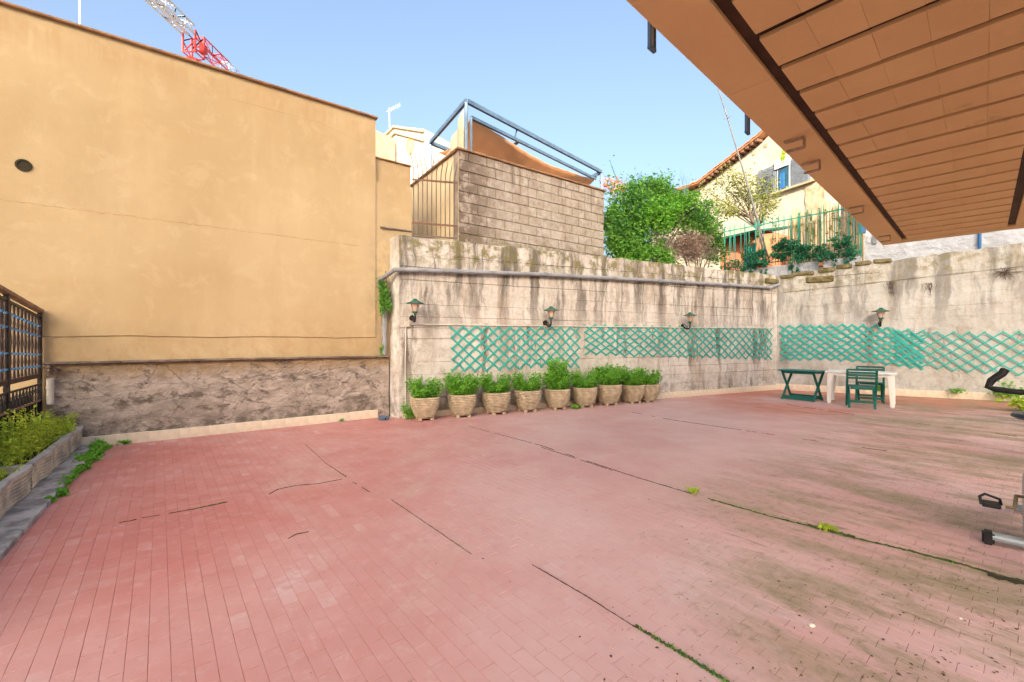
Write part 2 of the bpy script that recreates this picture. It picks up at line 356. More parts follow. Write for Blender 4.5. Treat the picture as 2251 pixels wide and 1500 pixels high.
UV = (Vector((-.632, .775)), Vector((.775, .632)))
def floormat(name, joined):
    m, n, b, out = newmat(name); g = NG(n, world=True); x, y, z = g.xyz()
    if joined:
        a = n.nodes.new('ShaderNodeAttribute'); a.attribute_name = 'rnd'; rnd = a.outputs['Fac']
    else: rnd = n.nodes.new('ShaderNodeObjectInfo').outputs['Random']
    co = g.scaled(1, 1, 1, rot=math.radians(39.2))
    red = g.mix(g.ramp(rnd, 0, 1), (.46, .168, .148), (.49, .187, .166))
    # paint worn to pink and pale over broad areas
    pale = g.ramp(g.noise(.42, 6, .62), .40, .62)
    right = g.ramp(g.math('ADD', x, g.mul(g.noise(.5, 3), 3.0)), -1.4, 2.6)
    col = g.mix(g.mul(g.math('ADD', g.mul(pale, .36), g.mul(right, .66)), 1.0), red, (.60, .40, .37))
    chalk = g.mul(g.ramp(g.noise(1.3, 7, .7, dist=.6), .56, .70), g.ramp(g.noise(17, 3), .38, .55), .50)
    col = g.mix(chalk, col, (.62, .50, .51))
    pale_b = g.mul(g.ramp(rnd, .90, .96), g.ramp(g.noise(1.1, 5, .7), .45, .62), .35); col = g.mix(pale_b, col, (.60, .46, .45))
    dW = g.math('ADD', g.mul(g.math('SUBTRACT', 7.66, x), .5326), g.mul(g.math('SUBTRACT', 12.55, y), .8464)); og = g.mul(g.ramp(g.math('ADD', dW, g.mul(g.noise(.9, 5, .6), 1.2)), 3.4, 2.2), g.ramp(x, 4.5, 6.2), .85); col = g.mix(og, col, (.50, .175, .105))
    wear = g.mul(g.ramp(g.noise(9, 8, .78), .50, .70), .35); col = g.mix(wear, col, (.62, .44, .41))
    dust_ = g.mul(g.ramp(g.noise(.75, 8, .7, dist=.8), .50, .68), .38); col = g.mix(dust_, col, (.54, .40, .34))
    orange = g.mul(g.ramp(g.noise(.33, 4, .6), .36, .58), g.ramp(x, 3.0, 6.0), g.ramp(y, 7.6, 8.8), .85)
    col = g.mix(orange, col, (.52, .18, .11))
    # damp mossy grime where the balcony drips, right foreground
    cx = g.math('ADD', g.mul(x, .72), g.mul(y, .69)); cn = g.math('SUBTRACT', g.mul(x, .69), g.mul(y, .72))
    grime = g.mul(g.ramp(cn, -2.3, -.35), g.ramp(x, .6, 1.6), g.ramp(g.noise(1, 7, .68, g.aligned(2.4, .8, 39.2)), .40, .62))
    col = g.mix(g.mul(grime, .85), col, (.29, .235, .14)); col = g.mix(g.mul(grime, g.ramp(g.noise(14, 8, .8), .46, .62), .6), col, (.19, .155, .085))
    g2 = g.mul(g.ramp(cn, -2.6, -.6), g.ramp(g.noise(6, 8, .75), .56, .66), g.ramp(x, .3, 1.3), .7)
    col = g.mix(g2, col, (.22, .18, .10)); g3 = g.mul(g.ramp(cn, -2.4, -1.0), g.ramp(x, .8, 2.0), g.ramp(g.noise(1, 8, .75, g.aligned(9, 1.8, 39.2)), .56, .64), .7); col = g.mix(g3, col, (.20, .17, .085))
    jv = g.math('ADD', g.mul(x, UV[1].x), g.mul(y, UV[1].y))
    for (jp, ww_, lo_, am) in ((onfloor(1800, 1161), .10, 1.3, .75), (onfloor(1450, 1410), .035, .55, .6), (onfloor(2000, 932), .25, 4.5, .5)):
        v0 = jp.x * UV[1].x + jp.y * UV[1].y
        dd_ = g.math('ABSOLUTE', g.math('SUBTRACT', jv, v0)); md_ = g.mul(g.ramp(g.math('ADD', dd_, g.mul(g.noise(7, 6, .7), ww_ * .9)), ww_ * 1.35, ww_ * .35), g.ramp(x, lo_, lo_ + 1.0), g.ramp(g.noise(3, 6, .7), .38, .55), am)
        col = g.mix(md_, col, (.22, .20, .09))
    fargr = g.mul(g.ramp(g.math('ABSOLUTE', g.math('SUBTRACT', y, 7.4)), 1.1, .1), g.ramp(x, 4.6, 7.5), g.ramp(g.noise(1.6, 6, .65), .42, .6), .5)
    col = g.mix(fargr, col, (.27, .22, .13))
    spots = g.mul(g.ramp(g.noise(30, 3, .6), .66, .70), g.ramp(g.noise(1.5, 3), .5, .6), .55)
    col = g.mix(spots, col, (.14, .07, .06))
    g.L(col, b.inputs['Base Color'])
    g.L(g.ramp(g.noise(2.5, 5), .3, .7, .50, .82), b.inputs['Roughness']); b.inputs['Specular IOR Level'].default_value = .30
    g.bump(b, g.math('ADD', g.noise(60, 5, .7), g.mul(g.noise(6, 4), .8)), .35, .004)
    return m
M['brick_one'] = floormat('terrace_brick_paint', False); M['brick_all'] = floormat('terrace_brick_paint_far', True)
m, n, b, out = newmat('brick_joint'); gg = NG(n, world=True); jx = gg.xyz()[0]
jc = gg.mix(gg.ramp(gg.math('ADD', jx, gg.mul(gg.noise(.8, 4), 2.4)), .9, 3.0), (.38, .15, .13), (.16, .10, .075))
gg.L(gg.mix(gg.ramp(gg.noise(1.7, 5), .50, .64), jc, (.46, .24, .21)), b.inputs['Base Color']); b.inputs['Roughness'].default_value = .95
A_ = FY.world(-.6, 0); poly = [FY.world(-.3), FY.world(3.99), (-2.04, 7.82), FW.world(10.79), FR.world(7.4)]
poly = [(p[0], p[1]) for p in poly] + [(14.5, -6), (-8, -12), (-1.2, -.8)]
poly[-1] = FP.world(6.5, .16).to_2d()[:]; poly.append(FP.world(-.15, .16).to_2d()[:])
poly[-3] = (-1.0, -6.0)
g = MB(); g.prism(poly, -.35, -.0022)
floor = tag(g.build('terrace_floor', m), kind='structure')
def inside(x, y, P=poly):
    c = False; j = len(P) - 1
    for i in range(len(P)):
        if (P[i][1] > y) != (P[j][1] > y) and x < (P[j][0]-P[i][0]) * (y-P[i][1]) / (P[j][1]-P[i][1]) + P[i][0]: c = not c
        j = i
    return c
BW, BL, GAP = .078, .158, .0022
cells = []
for r in range(-60, 260):
    off = (r % 2) * BL / 2 + random.uniform(-.012, .012)
    for k in range(-150, 130):
        uu = k * BL + off; vv = r * BW
        x = UV[0].x * uu + UV[1].x * vv; y = UV[0].y * uu + UV[1].y * vv
        if y < -.8 or y > 14 or not inside(x, y): continue
        if y > .5 and abs(x) > 2.2 * y + 2.0: continue
        if y <= .5 and abs(x) > 4.0: continue
        cells.append((x, y))
def vis(c): return c[1] > 1.72 and abs(c[0]) < 1.19 * c[1]
near = sorted([c for c in cells if vis(c)], key=lambda c: c[0] ** 2 + c[1] ** 2)[:300]
nearset = set(near)
def brick_mb(l, w_, h=.006, t=.0009):
    v = [(-l,-w_,-h),(l,-w_,-h),(l,w_,-h),(-l,w_,-h),(-l,-w_,-t),(l,-w_,-t),(l,w_,-t),(-l,w_,-t),
         (-l+t,-w_+t,0),(l-t,-w_+t,0),(l-t,w_-t,0),(-l+t,w_-t,0)]
    f = [(0,1,5,4),(1,2,6,5),(2,3,7,6),(3,0,4,7),(4,5,9,8),(5,6,10,9),(6,7,11,10),(7,4,8,11),(8,9,10,11)]
    return v, f
bv, bf = brick_mb((BL - GAP) / 2, (BW - GAP) / 2)
bme = fastmesh('brick', bv, bf, M['brick_one']); ang = math.atan2(UV[0].y, UV[0].x)
for c in near:
    o = link('brick', bme, floor); o.location = (c[0], c[1], random.uniform(-.0004, .0004)); o.rotation_euler = (random.uniform(-.0016, .0016), random.uniform(-.001, .001), ang + random.uniform(-.006, .006))
bv = np.array(bv); far = [c for c in cells if c not in nearset]; nf = len(far)
th = ang + RNG.uniform(-.006, .006, nf); co, si = np.cos(th)[:, None], np.sin(th)[:, None]
xy = np.array(far); zz = RNG.uniform(-.0006, .0004, nf)
V = np.stack([xy[:, :1] + bv[:, 0] * co - bv[:, 1] * si, xy[:, 1:] + bv[:, 0] * si + bv[:, 1] * co, zz[:, None] + bv[:, 2][None] + 0 * co], 2).reshape(-1, 3)
Fc = (np.array(bf)[None] + np.arange(nf)[:, None, None] * 12).reshape(-1, 4)
me = fastmesh('brick_paving', V, Fc, M['brick_all'])
at_ = me.attributes.new('rnd', 'FLOAT', 'POINT'); at_.data.foreach_set('value', np.repeat(RNG.uniform(0, 1, nf), 12).astype(np.float32)[:len(me.vertices)])
tag(link('brick_paving', me, floor), kind='stuff')

# ------------------------------------------------------------------ yellow neighbour wall
Ly = 4.5
yel = empty('yellow_building'); FY.place(yel)
tag(yel, 'tall ochre yellow plastered building flank with a thin brown roof edge, left side', 'building')
def ymat(root):
    m, n, b, out = newmat('ochre_plaster'); g = NG(n, root); x, y, z = g.xyz()
    col = g.mix(g.ramp(g.noise(.55, 5, .55), .38, .62), (.485, .36, .205), (.44, .318, .175))
    col = g.mix(g.mul(g.ramp(g.noise(1, 6, .6, g.scaled(.9, 1, .18)), .48, .66), .35), col, (.56, .43, .265))
    col = g.mix(g.mul(g.ramp(g.noise(1, 4, .6, g.scaled(2.2, 1, .3, (4, 0, 0))), .55, .7), g.ramp(z, 4.3, 5.4), .35), col, (.46, .29, .14))
    col = g.mix(g.mul(g.ramp(z, 1.75, 1.15), g.ramp(g.noise(5, 7, .7), .44, .62), .5), col, (.40, .26, .12))
    right = g.mul(g.ramp(x, 3.45, 3.95), g.ramp(z, 3.9, 3.0), g.ramp(g.noise(4, 7, .7), .4, .6), .7)
    col = g.mix(right, col, (.34, .27, .18))
    col = g.mix(g.mul(g.ramp(g.noise(2.3, 9, .75, dist=.5), .50, .62), .22), col, (.60, .47, .30)); col = g.mix(g.mul(g.ramp(g.noise(1, 8, .72, g.scaled(.8, 1, 2.2, (7, 1, 3))), .54, .68), .30), col, (.45, .30, .15))
    col = g.mix(g.mul(g.ramp(z, 5.46, 5.28), g.ramp(z, 4.9, 5.4), g.ramp(g.noise(1, 6, .7, g.scaled(5, 1, .5)), .42, .6), .5), col, (.40, .25, .12))
    g.L(col, b.inputs['Base Color']); b.inputs['Roughness'].default_value = .9; b.inputs['Specular IOR Level'].default_value = .15
    g.bump(b, g.math('ADD', g.math('ADD', g.noise(1.6, 5, .5), g.mul(g.noise(6, 6, .65), .22)), g.mul(g.noise(55, 5, .7), .06)), .75, .035)
    return m
MY = ymat(yel)
xt, zt = FY.see(825, 270); x9, z9 = FY.see(905, 358); xr, zr = FY.see(825, 345)
TOP = 5.48
def wallprism(name, x0, x1, z0, z1, y0, y1, mat_, parent, **k):
    g = MB(); g.box(x0, y0, z0, x1, y1, z1); return g.build(name, mat_, parent, **k)
# upper skin slightly proud over the lower one: the rippled seam line
g = MB(); N = 90; prev = None
for i in range(N):
    xa = -9 + (xt + 9) * i / N; xb = -9 + (xt + 9) * (i + 1) / N
    za = 1.455 + .008 * math.sin(i * .9) + random.uniform(-.004, .004)
    g.box(xa, -.018, za, xb, .0, TOP)
g = MB()
zs = [1.455 + .008 * math.sin(i * .5) + random.uniform(-.004, .004) for i in range(N + 1)]
vv = []; ff = []
for i in range(N + 1):
    xx = -9 + (xt + 9) * i / N
    vv += [(xx, -.016, TOP), (xx, -.016, zs[i] + .012), (xx, .0, zs[i])]
    if i: a = (i - 1) * 3; ff += [(a, a+1, a+4, a+3), (a+1, a+2, a+5, a+4)]
g.add(vv, ff); g.box(xt - .001, -.0155, 1.5, xt, .3, TOP)
up = g.build('plaster_skin', MY, yel)
g = MB(); g.box(-9, 0, -3.9, xt, 5, TOP)
g.prism([(xt - .005, .06), (x9, .06), (x9, .4), (xt - .005, 4)], 1.0, zr)
g.prism([(xt - .005, .003), (x9, .003), (x9, .06), (xt - .005, .06)], 1.0, z9 - .52)
g.build('wall', MY, yel)
g = MB(); g.box(-9, -.07, TOP, xt + .03, 5.05, TOP + .035); g.build('roof_edge', M['roof_cap'], yel, bevel=.008)
g = MB(); g.box(xt + .002, .03, zr, x9 + .02, .45, zr + .03); g.build('roof_edge', M['roof_cap'], yel, bevel=.006)
xv, zv = FY.see(53, 365)
g = MB(); g.lathe([(.075, 0), (.075, .012), (.055, .014), (.05, .004), (.001, .003)], 20, close=False)
o = g.build('vent_cap', M['crack'], yel, smooth=True); o.rotation_euler = (math.pi / 2, 0, 0); o.location = (xv, -.017, zv)
g = MB(); xe, ze = FY.see(905, 508); xs, zs_ = FY.see(835, 500)
g.tube([(xs, -.03, zs_), (xe, .0, ze - .01)], .018, 6); g.build('ledge_iron', M['cap'], yel)
# thin settlement cracks, built as shallow recess lines
def crackline(F_, pxs, wdt, y, mat_, parent, name='crack', n=50, jit=.01):
    P = [F_.see(a, b_) for a, b_ in pxs]; g = MB(); pts = []
    for (xa, za), (xb, zb) in zip(P, P[1:]):
        for i in range(n):
            t = i / n; pts.append((xa + (xb - xa) * t, za + (zb - za) * t + random.uniform(-jit, jit)))
    v = []; f = []
    for i, (x, z) in enumerate(pts):
        ww = wdt * random.uniform(.15, 1); v += [(x, y, z - ww), (x, y - .001, z + ww)]
        if i: f.append((2*i-2, 2*i, 2*i+1, 2*i-1))
    g.add(v, f); return g.build(name, mat_, parent)
M['ycrack'] = simple('old_crack', (.42,.24,.10), (.36,.2,.09), 8, .9)
crackline(FY, [(0, 440), (330, 482), (560, 512), (795, 542)], .004, -.0185, M['ycrack'], yel)
crackline(FY, [(500, 217), (700, 270), (800, 318)], .0025, -.0185, M['ycrack'], yel)

# grey rubble wall under it
low = empty('rubble_wall'); FY.place(low)
tag(low, 'low grey brown wall of cracked rough render under the yellow building', 'wall')
m, n, b, out = newmat('rough_old_render'); g_ = NG(n, low); x, y, z = g_.xyz()
co = g_.scaled(1, 1, 1.5)
col = g_.mix(g_.ramp(g_.noise(2.2, 8, .7, co, .5), .40, .60), (0.350, 0.294, 0.252), (0.490, 0.413, 0.364))
col = g_.mix(g_.mul(g_.ramp(g_.noise(6, 8, .75, co, .8), .52, .66), .7), col, (0.175, 0.140, 0.112))
col = g_.mix(g_.mul(g_.ramp(g_.noise(11, 6, .7, g_.scaled(1, 1, 2.2, (2, 3, 4))), .56, .68), .7), col, (0.546, 0.462, 0.399))
col = g_.mix(g_.mul(g_.ramp(g_.math('ADD', z, g_.mul(g_.noise(3, 5), .35)), 1.02, 1.24), .7), col, (0.336, 0.217, 0.098))
col = g_.mix(g_.mul(g_.ramp(z, .42, .15), g_.ramp(g_.noise(5, 6, .7), .42, .58), .75), col, (0.119, 0.098, 0.084))
vor = g_.ramp(g_.voro(1.7, co=g_.scaled(1, 1, 1.6, (.3, .2, .1))), .0, .008, 1, 0)
col = g_.mix(g_.mul(g_.ramp(g_.noise(2.4, 9, .75, g_.scaled(1, 1, 1.9), .3), .52, .61), .85), col, (0.133, 0.108, 0.091)); col = g_.mix(g_.mul(vor, g_.ramp(g_.noise(2.1, 3), .6, .7), .4), col, (0.112, 0.084, 0.070))
g_.L(col, b.inputs['Base Color']); b.inputs['Roughness'].default_value = .95; b.inputs['Specular IOR Level'].default_value = .1
g_.bump(b, g_.math('SUBTRACT', g_.math('ADD', g_.noise(5, 9, .72, co, .6), g_.mul(g_.noise(30, 5, .7), .3)), g_.mul(vor, .3)), 1.0, .05)
# uneven surface: a real displaced grid
def rough_sheet(x0, x1, z0, z1, y, nx, nz, amp, seed=1, step=0):
    from mathutils import noise as mn
    v = []; f = []
    for j in range(nz + 1):
        for i in range(nx + 1):
            xx = x0 + (x1 - x0) * i / nx; zz_ = z0 + (z1 - z0) * j / nz
            q = mn.noise((xx * 1.7 + seed, zz_ * 2.4, seed)) * .6 + mn.noise((xx * 6 + seed, zz_ * 9, seed)) * .4 + mn.noise((xx * 16, zz_ * 22, seed)) * .16
            if step: q = math.floor(q * step + .5) / step * .6 + q * .4
            v.append((xx, y - abs(amp) * (q + .5), zz_))
    for j in range(nz):
        for i in range(nx):
            a = j * (nx + 1) + i; f.append((a, a+1, a+nx+2, a+nx+1))
    return v, f
g = MB(); g.add(*rough_sheet(-.42, 4.02, .0, 1.12, -.005, 260, 70, .035, 3, 3)); g.box(-.42, .0, -3.9, 4.02, -.002 + .05, 1.12)
g.build('render_face', m, low, smooth=True)
g = MB(); xs_ = np.linspace(-.45, 4.0, 7)
for a, b2 in zip(xs_, xs_[1:]):
    g = MB(); dz = random.uniform(-.004, .004); g.box(a + .004, -.085, 1.105 + dz, b2 - .004, -.017, 1.137 + dz); g.build('coping_slab', M['cap'], low, bevel=.006)
def kerb(F_, x0, x1, parent, h=.14, t=.045, y=-.002, mat_=None, step=.34, name='skirting_tile'):
    x = x0; shared = {}
    while x < x1 - .02:
        l = min(step, x1 - x); key = round(l, 3)
        if key not in shared: shared[key] = MB().box(.0004, -t, -.004, l - .0004, 0, h).mesh('skirting_tile', mat_ or M['cream_kerb'], bevel=.003)
        o = link(name, shared[key], parent); o.location = (x, y + random.uniform(-.003, .002), random.uniform(-.004, .004)); x += l
kerb(FY, -.1, 3.8, low, y=-.03)

# ------------------------------------------------------------------ long concrete wall
LW = 10.79; TW = 3.32
lw = empty('concrete_retaining_wall'); FW.place(lw)
tag(lw, 'long weathered board marked concrete wall with dark rain streaks behind the pots', 'wall')
MW = wallmat('streaked_concrete', lw, (.64, .605, .565), (.55, .505, .455), (.12, .105, .09), TW - .12, moss=.85, drip=.95, low=.55, brown=(0.336, 0.264, 0.204))
MWe = wallmat('pillar_concrete', lw, (0.72, 0.70, 0.67), (0.548, 0.518, 0.481), (0.178, 0.155, 0.133), TW, moss=.3, drip=.35, low=.6)
g = MB(); g.box(.0, .02, -.1, LW + .3, .27, TW - .01); 
q = [FW.local(FY.world(4.06, .02)).to_2d(), FW.local(FY.world(4.2, .3)).to_2d()]
g.prism([(0, .02), tuple(q[0]), tuple(q[1]), (.25, .27)], -.1, TW - .01); g.build('core', MWe, lw)
e0 = Vector((0, 0)); e1 = q[0]
# end face of the wall, a paler pier
dd = (e1 - e0); nrm = Vector((dd.y, -dd.x)).normalized() * .012
if nrm.x > 0: nrm = -nrm
g = MB(); g.prism([(e0.x, e0.y - .004), (e0.x + nrm.x, e0.y - .004 + nrm.y), (e1.x + nrm.x, e1.y + nrm.y), (e1.x, e1.y)], .0, TW + .004); g.build('pier_face', MWe, lw)
course = [0, .14]; 
while course[-1] < TW - .6: course.append(course[-1] + random.choice((.2, .215, .23)))
course[-1] = TW - .56; course += [TW - .36, TW]
zlast = {}
for j, (a, b2) in enumerate(zip(course, course[1:])):
    x = .0; top = j == len(course) - 2
    while x < LW:
        l = random.uniform(1.6, 3.6); x2 = min(LW, x + l)
        if LW - x2 < .5: x2 = LW
        pr = -.028 - (.012 if j == len(course) - 3 else 0) - random.uniform(0, .012)
        g = MB()
        if top:   # crumbling top edge
            nn = max(4, int((x2 - x) / .12)); v = []; f = []
            for i in range(nn + 1):
                xx = x + (x2 - x) * i / nn; zz_ = b2 + random.uniform(-.03, .012)
                v += [(xx, pr, a), (xx, pr, zz_ - .01), (xx, pr + .02, zz_), (xx, .30, zz_), (xx, .30, a)]
                if i:
                    k = 5 * (i - 1); f += [(k+s_, k+5+s_, k+6+s_, k+1+s_) for s_ in range(4)] + [(k+4, k+9, k+5, k)]
            f += [(0, 1, 2, 3, 4), tuple(5 * nn + s_ for s_ in (4, 3, 2, 1, 0))]
            g.add(v, f); g.build('concrete_course', MW, lw)
        else:
            g.box(x + .001, pr, a + .001, x2 - .002, .02, b2 - random.choice((.001, .002, .003, .006))); g.build('concrete_course', MW, lw, bevel=.0025)
        x = x2
crackline(FW, [(995, 566), (1150, 580), (1400, 600), (1690, 622)], .006, -.052, M['crack'], lw, n=40)
kerb(FW, 4.9, LW - .04, lw, y=-.034, step=.3)
kerb(FW, .05, 4.9, lw, y=-.034, h=.10, step=.3)

# ------------------------------------------------------------------ right concrete wall
LR = 8.0; rise = .078
rw = empty('pale_concrete_wall'); FR.place(rw)
tag(rw, 'pale grey concrete wall behind the white table, dried roots hanging from its top', 'wall')
def zR(x): return 3.29 + rise * x
MR = wallmat('pale_streaked_concrete', rw, (.53, .525, .505), (.45, .44, .41), (.15, .14, .125), 3.1, moss=.55, drip=.75, low=.3, brown=(0.340, 0.279, 0.218), toprise=rise, sc=.8)
course = [0]
while course[-1] < 2.7: course.append(course[-1] + random.choice((.24, .26, .29)))
course[-1] = 2.78
for j, (a, b2) in enumerate(zip(course, course[1:])):
    x = 0
    while x < LR:
        x2 = min(LR, x + random.uniform(2, 4)); x2 = LR if LR - x2 < .6 else x2
        pr = -.025 - random.uniform(0, .004); g = MB(); s0, s1 = a * (rise / 3.1), b2 * (rise / 3.1)
        v = []
        for (xx, yy) in ((x + .001, pr), (x2 - .001, pr), (x2 - .001, .02), (x + .001, .02)):
            v += [(xx, yy, a + s0 * xx + .001), (xx, yy, b2 + s1 * xx - .001)]
        g.add(v, [(0,2,3,1),(2,4,5,3),(4,6,7,5),(6,0,1,7),(0,6,4,2),(1,3,5,7)])
        g.build('concrete_course', MR, rw, bevel=.002); x = x2
g = MB(); v = []; f = []; nn = 90
for i in range(nn + 1):
    xx = LR * i / nn; z0 = 2.782 + 2.78 * rise / 3.1 * xx; zt_ = zR(xx) + random.uniform(-.02, .015); pr = -.045 + .008 * math.sin(i * .7)
    v += [(xx, pr, z0), (xx, pr, zt_ - .015), (xx, pr + .03, zt_), (xx, .3, zt_), (xx, .3, z0)]
    if i: k = 5 * (i - 1); f += [(k+s_, k+5+s_, k+6+s_, k+1+s_) for s_ in range(4)]
g.add(v, f); g.build('top_band', MR, rw)
g = MB(); v = [(0,.02,-.1),(LR,.02,-.1),(LR,.29,-.1),(0,.29,-.1),(0,.02,zR(0)-.03),(LR,.02,zR(LR)-.03),(LR,.29,zR(LR)-.03),(0,.29,zR(0)-.03)]
g.add(v, [(0,3,2,1),(4,5,6,7),(0,1,5,4),(1,2,6,5),(2,3,7,6),(3,0,4,7)]); g.build('core', MR, rw)
kerb(FR, .02, LR, rw, y=-.03, step=.4, h=.17)
crackline(FR, [(1770, 622), (1850, 606), (1935, 600)], .008, -.058, M['crack'], rw, n=30)
# mossy loose tufa blocks on the crest
M['tufa'] = simple('mossy_tufa', (.10, .085, .03), (.22, .18, .10), 7, .95, 1.0, 22, dist=.03)
M['mortar'] = simple('pale_mortar', (.52, .47, .40), (.4, .35, .29), 5, .95, .8, 20, dist=.02)
for (xa, xb, zc, h) in ((1772, 1833, 611, .12), (1740, 1790, 598, .08), (1798, 1835, 590, .085), (1838, 1874, 582, .085), (1880, 1915, 575, .085), (1920, 1960, 570, .08), (1682, 1712, 612, .10), (1716, 1748, 604, .07)):
    F_ = FR if xa > 1705 else FW
    x0, z0 = F_.see(xa, zc + 5, -.05); x1, _ = F_.see(xb, zc, -.05); g = MB(); g.box(x0, -.085, z0 - h * .75, x1, .04, z0 + h * .65)
    me = g.mesh('tufa_block', M['tufa'], bevel=.02, seg=2)
    for vtx in me.vertices: vtx.co += Vector([random.uniform(-.008, .008) for _ in range(3)])
    o = link('tufa_block', me, rw if F_ is FR else lw)

# ------------------------------------------------------------------ block wall above
bw = empty('block_wall'); FB.place(bw, z=0)
tag(bw, 'upper wall of stained concrete blocks standing on the retaining wall under the pergola', 'wall')
xb1, zb1 = FB.see(1327, 424); _, zb0 = FB.see(1005, 327); ZB = (zb0 + zb1) / 2; BASE = 3.1
m, n, b, out = newmat('stained_blocks'); g_ = NG(n, bw); x, y, z = g_.xyz()
oi = n.nodes.new('ShaderNodeObjectInfo')
col = g_.mix(oi.outputs['Random'], (0.384, 0.329, 0.273), (0.446, 0.391, 0.335))
col = g_.mix(g_.mul(g_.ramp(g_.noise(3, 8, .7), .42, .6), .8), col, (0.335, 0.273, 0.217)); col = g_.mix(g_.mul(g_.ramp(g_.noise(8, 8, .78), .5, .64), .6), col, (0.205, 0.161, 0.124)); col = g_.mix(g_.mul(g_.ramp(g_.noise(4, 7, .75, g_.scaled(1, 1, 1, (4, 4, 4))), .5, .6), .6), col, (0.496, 0.453, 0.409))
col = g_.mix(g_.mul(g_.ramp(g_.noise(1, 7, .65, g_.scaled(4.5, 1, .7)), .50, .66), g_.ramp(z, 3.4, 5.2), .75), col, (0.186, 0.136, 0.105))
col = g_.mix(g_.mul(g_.ramp(x, 1.3, .1), g_.ramp(g_.noise(3.5, 8, .7), .38, .52), .9), col, (0.149, 0.108, 0.084))
col = g_.mix(g_.mul(g_.ramp(z, 3.75, 3.35), g_.ramp(g_.noise(6, 6, .7), .4, .6), .6), col, (0.149, 0.130, 0.062))
g_.L(col, b.inputs['Base Color']); b.inputs['Roughness'].default_value = .95; b.inputs['Specular IOR Level'].default_value = .1
g_.bump(b, g_.noise(18, 8, .72), .9, .02)
MBm = m
g = MB(); g.box(.0, .0, BASE, xb1, .2, ZB); g.build('core', simple('block_mortar', (.26, .215, .17), (.38, .32, .26), 5, .95), bw)
bh = .205; bl = .43; cols = {}
j = 0; z = BASE
while z < ZB - .02:
    z2 = min(ZB, z + bh); x = -(j % 2) * bl / 2
    while x < xb1 - .02:
        x0, x1 = max(0, x), min(xb1, x + bl); key = (round(x1 - x0, 2), round(z2 - z, 2))
        if x1 - x0 > .05:
            if key not in cols: cols[key] = MB().box(.004, -.022, .004, x1 - x0 - .004, .01, z2 - z - .004).mesh('block', MBm, bevel=.009)
            o = link('block', cols[key], bw); o.location = (x0, random.uniform(-.008, .004), z); 
        x += bl
    z += bh; j += 1
g = MB(); g.box(-.05, -.06, ZB, xb1 + .04, .26, ZB + .04); g.build('coping', M['roof_cap'], bw, bevel=.008)
# cream stair parapet behind, running back to the left
pp = empty('stair_parapet'); FPp = Frame((-1.05, 8.44), (-1.35, 1.95)); FPp.place(pp)
tag(pp, 'cream plastered parapet with a sloping brown coping seen through the barred gate', 'wall')
M['cream_wall'] = simple('cream_plaster', (.76, .62, .40), (.70, .56, .35), 3, .85, .2, 30)
g = MB(); L5 = 2.45
v = [(0,-.2,3),(L5,-.2,3),(L5,0,3),(0,0,3),(0,-.2,ZB-.02),(L5,-.2,ZB-.02),(L5,0,ZB-.02),(0,0,ZB-.02)]
g.add(v, [(0,3,2,1),(4,5,6,7),(0,1,5,4),(1,2,6,5),(2,3,7,6),(3,0,4,7)]); g.build('wall', M['cream_wall'], pp)
g = MB(); g.box(.06, -.25, ZB - .018, L5, .05, ZB + .03); g.build('coping', M['roof_cap'], pp, bevel=.008)

# ------------------------------------------------------------------ balcony over the camera on added pillars, and an added block for shade
apt = empty('overhang'); FS.place(apt)
tag(apt, 'wide orange brown concrete canopy with a ribbed hollow block soffit over the right foreground, on added pillars', 'overhang')  # balcony slab built free-standing, its building wall left out to admit light
M['added_plaster'] = simple('added_cream_plaster', (.82, .66, .46), (.78, .60, .40), 2, .85, .2, 30)  # pale plaster of the added pillars and shade block, kept light for bounce
for xx in (-.4, 3.4, 7.2, 10.9):  # unseen pillars added instead of a building wall, so light comes through
    g = MB(); g.box(xx - .15, -1.15, 0, xx + .15, -.85, 3.299); g.build('added_pillar', M['added_plaster'], apt, bevel=.015)
SZ = 3.30
blk_ = empty('shade_block', (4, -60, -4)); tag(blk_, 'tall cream block added unseen behind the camera to shade the terrace', 'building')  # unseen block added only to cast its shade over the terrace
g = MB(); g.box(-26, -14, 0, 24, 0, 35.5); g.build('wall', M['added_plaster'], blk_)
g = MB(); g.box(-26.4, -14.4, 35.5, 24.4, .4, 35.9); g.build('roof', M['roof_cap'], blk_)
wme = MB().box(-.7, 0, 0, .7, .06, 1.7).mesh('window', M['dark_glass'])
for i in range(10):
    for j in range(9): o = link('window', wme, blk_); o.location = (-22.5 + i * 4.8, 0, 3 + j * 3.5)
m, n, b, out = newmat('orange_soffit_paint'); g_ = NG(n, apt); x, y, z = g_.xyz()
col = g_.mix(g_.ramp(g_.noise(.8, 5, .6), .35, .65), (.79, .515, .25), (.73, .465, .225))
oi = n.nodes.new('ShaderNodeObjectInfo'); col = g_.mix(g_.mul(oi.outputs['Random'], .45), col, (.66, .41, .19)); col = g_.mix(g_.mul(g_.ramp(g_.noise(7, 6, .7), .52, .66), .35), col, (.76, .50, .27))
col = g_.mix(g_.mul(g_.ramp(g_.noise(1.7, 7, .7, dist=1), .64, .70), .4), col, (.42, .24, .12))
g_.L(col, b.inputs['Base Color']); b.inputs['Roughness'].default_value = .85; b.inputs['Specular IOR Level'].default_value = .2
g_.bump(b, g_.math('ADD', g_.noise(12, 7, .7), g_.mul(g_.noise(90, 4, .7), .3)), .5, .008)
MSo = m
g = MB(); g.box(-.8, -1.0, SZ + .034, 11.22, 1.33, SZ + .22)
bal = g.build('balcony', M['brown_soffit'], apt)
yo, yg0, yg1 = 1.35, 1.035, .955; yh0, yh1 = -.27, -.36; XE = 10.93
def piece(name, x0, x1, y0, y1, bev=.008, z1=.23, m_=MSo):
    g = MB(); g.box(x0, y0, SZ, x1, y1, SZ + z1); return g.build(name, m_, bal, bevel=bev)
x = -.8
